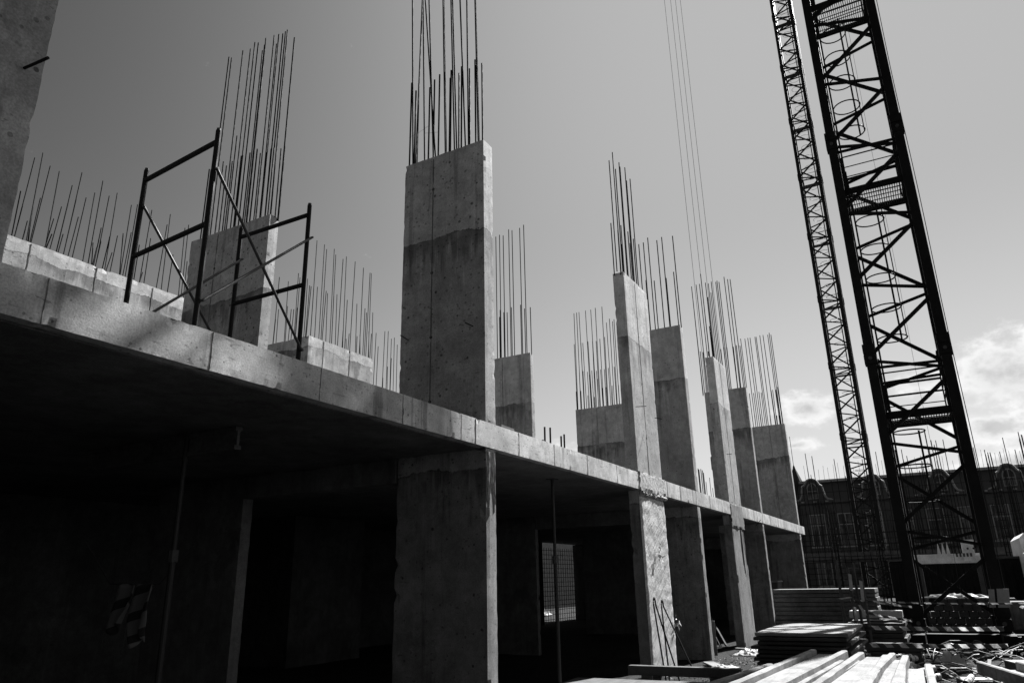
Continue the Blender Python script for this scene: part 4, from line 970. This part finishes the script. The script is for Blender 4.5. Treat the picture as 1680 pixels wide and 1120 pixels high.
for x0_, x1_, y0_, y1_ in ((18.9, 22.8, .55, .80), (18.9, 22.8, -1.12, -.87), (19.85, 20.15, -2.0, 1.7), (21.5, 21.8, -2.0, 1.7)):
    make(MB().box(x0_, x1_, y0_, y1_, .02, .34 if x1_-x0_ > 1 else .30), 'base_beam', M['crane'], cr1)
for (x, y) in ((19.2, -1.75), (22.4, -1.75)): make(MB().cbox((x, y, .45), (.9, .9, .9), .03), 'base_ballast', M['soffit'], cr1)
rr = random.Random(15)
for nm, mt, n_, lb in (('scrap_sticks', M['dark_timber'], 230, 'dark splinters, laths and rods strewn round the crane foot'), ('scrap_litter', M['bright'], 120, 'pale litter and offcuts strewn round the crane foot')):
    dm = MB()
    for k in range(n_):
        u = rr.uniform(10.5, 23.5); v = rr.uniform(-.5-u*.1, 3.6-u*.11); L = rr.uniform(.06, .7)*(1 if nm == 'scrap_sticks' else .38); a_ = rr.uniform(0, 3.14); z = .015+rr.random()*.09
        w_ = rr.uniform(.015, .06); d = Vector((math.cos(a_), math.sin(a_), rr.uniform(-.12, .2)))*L/2; c = Vector((u, v, z+abs(d.z)))
        if 5.9 < u < 10.4 and .2 < v < 2.3: continue
        dm.beam(c-d, c+d, w_, rr.uniform(.006, .03))
    make(dm, nm, mt, kind='stuff', label=lb, cat='debris', base=(0, 0, 0))
rt = MB(); rr = random.Random(33)
for k in range(70):
    u = rr.uniform(11.5, 19.5); v = rr.uniform(-.9-u*.06, 1.6-u*.05); a_ = rr.uniform(0, 3.14); L = rr.uniform(.5, 1.6); h = rr.uniform(.03, .28)
    d = Vector((math.cos(a_), math.sin(a_), 0)); n_ = Vector((-d.y, d.x, 0))*rr.uniform(-.15, .15)
    rt.path([Vector((u, v, .02))+d*(L*(t_-.5))+n_*math.sin(t_*3.1)+Vector((0, 0, h*math.sin(t_*3.14)+.02)) for t_ in (0, .2, .4, .6, .8, 1)], rr.uniform(.006, .014), 5)
make(rt, 'rod_tangle', M['steel'], kind='stuff', label='tangle of bent rods and hoses before the crane foot', cat='debris', base=(0, 0, 0))
# debris: gravel near the columns
gv = MB(); rr = random.Random(5)
for k in range(2600):
    u = rr.uniform(8.5, 20); v = rr.uniform(2.2, 4.35) if rr.random() < .75 else rr.uniform(-2.5, 4.3)
    s_ = rr.uniform(.006, .03)*(1.8 if rr.random() < .06 else 1); z = gh(u, v)-.02
    pts = [Vector((u, v, z))+Vector((rr.uniform(-1, 1), rr.uniform(-1, 1), rr.uniform(-.3, 1)))*s_ for _ in range(5)]
    gv.add(pts, [(0, 1, 2), (0, 2, 3), (0, 3, 4), (1, 2, 3), (1, 3, 4), (0, 1, 4)])
make(gv, 'gravel', plain('gravel_stone', .20, .9, .5, 14), kind='stuff', label='loose gravel and rubble crumbs on the dirt', cat='gravel', base=(0, 0, 0))
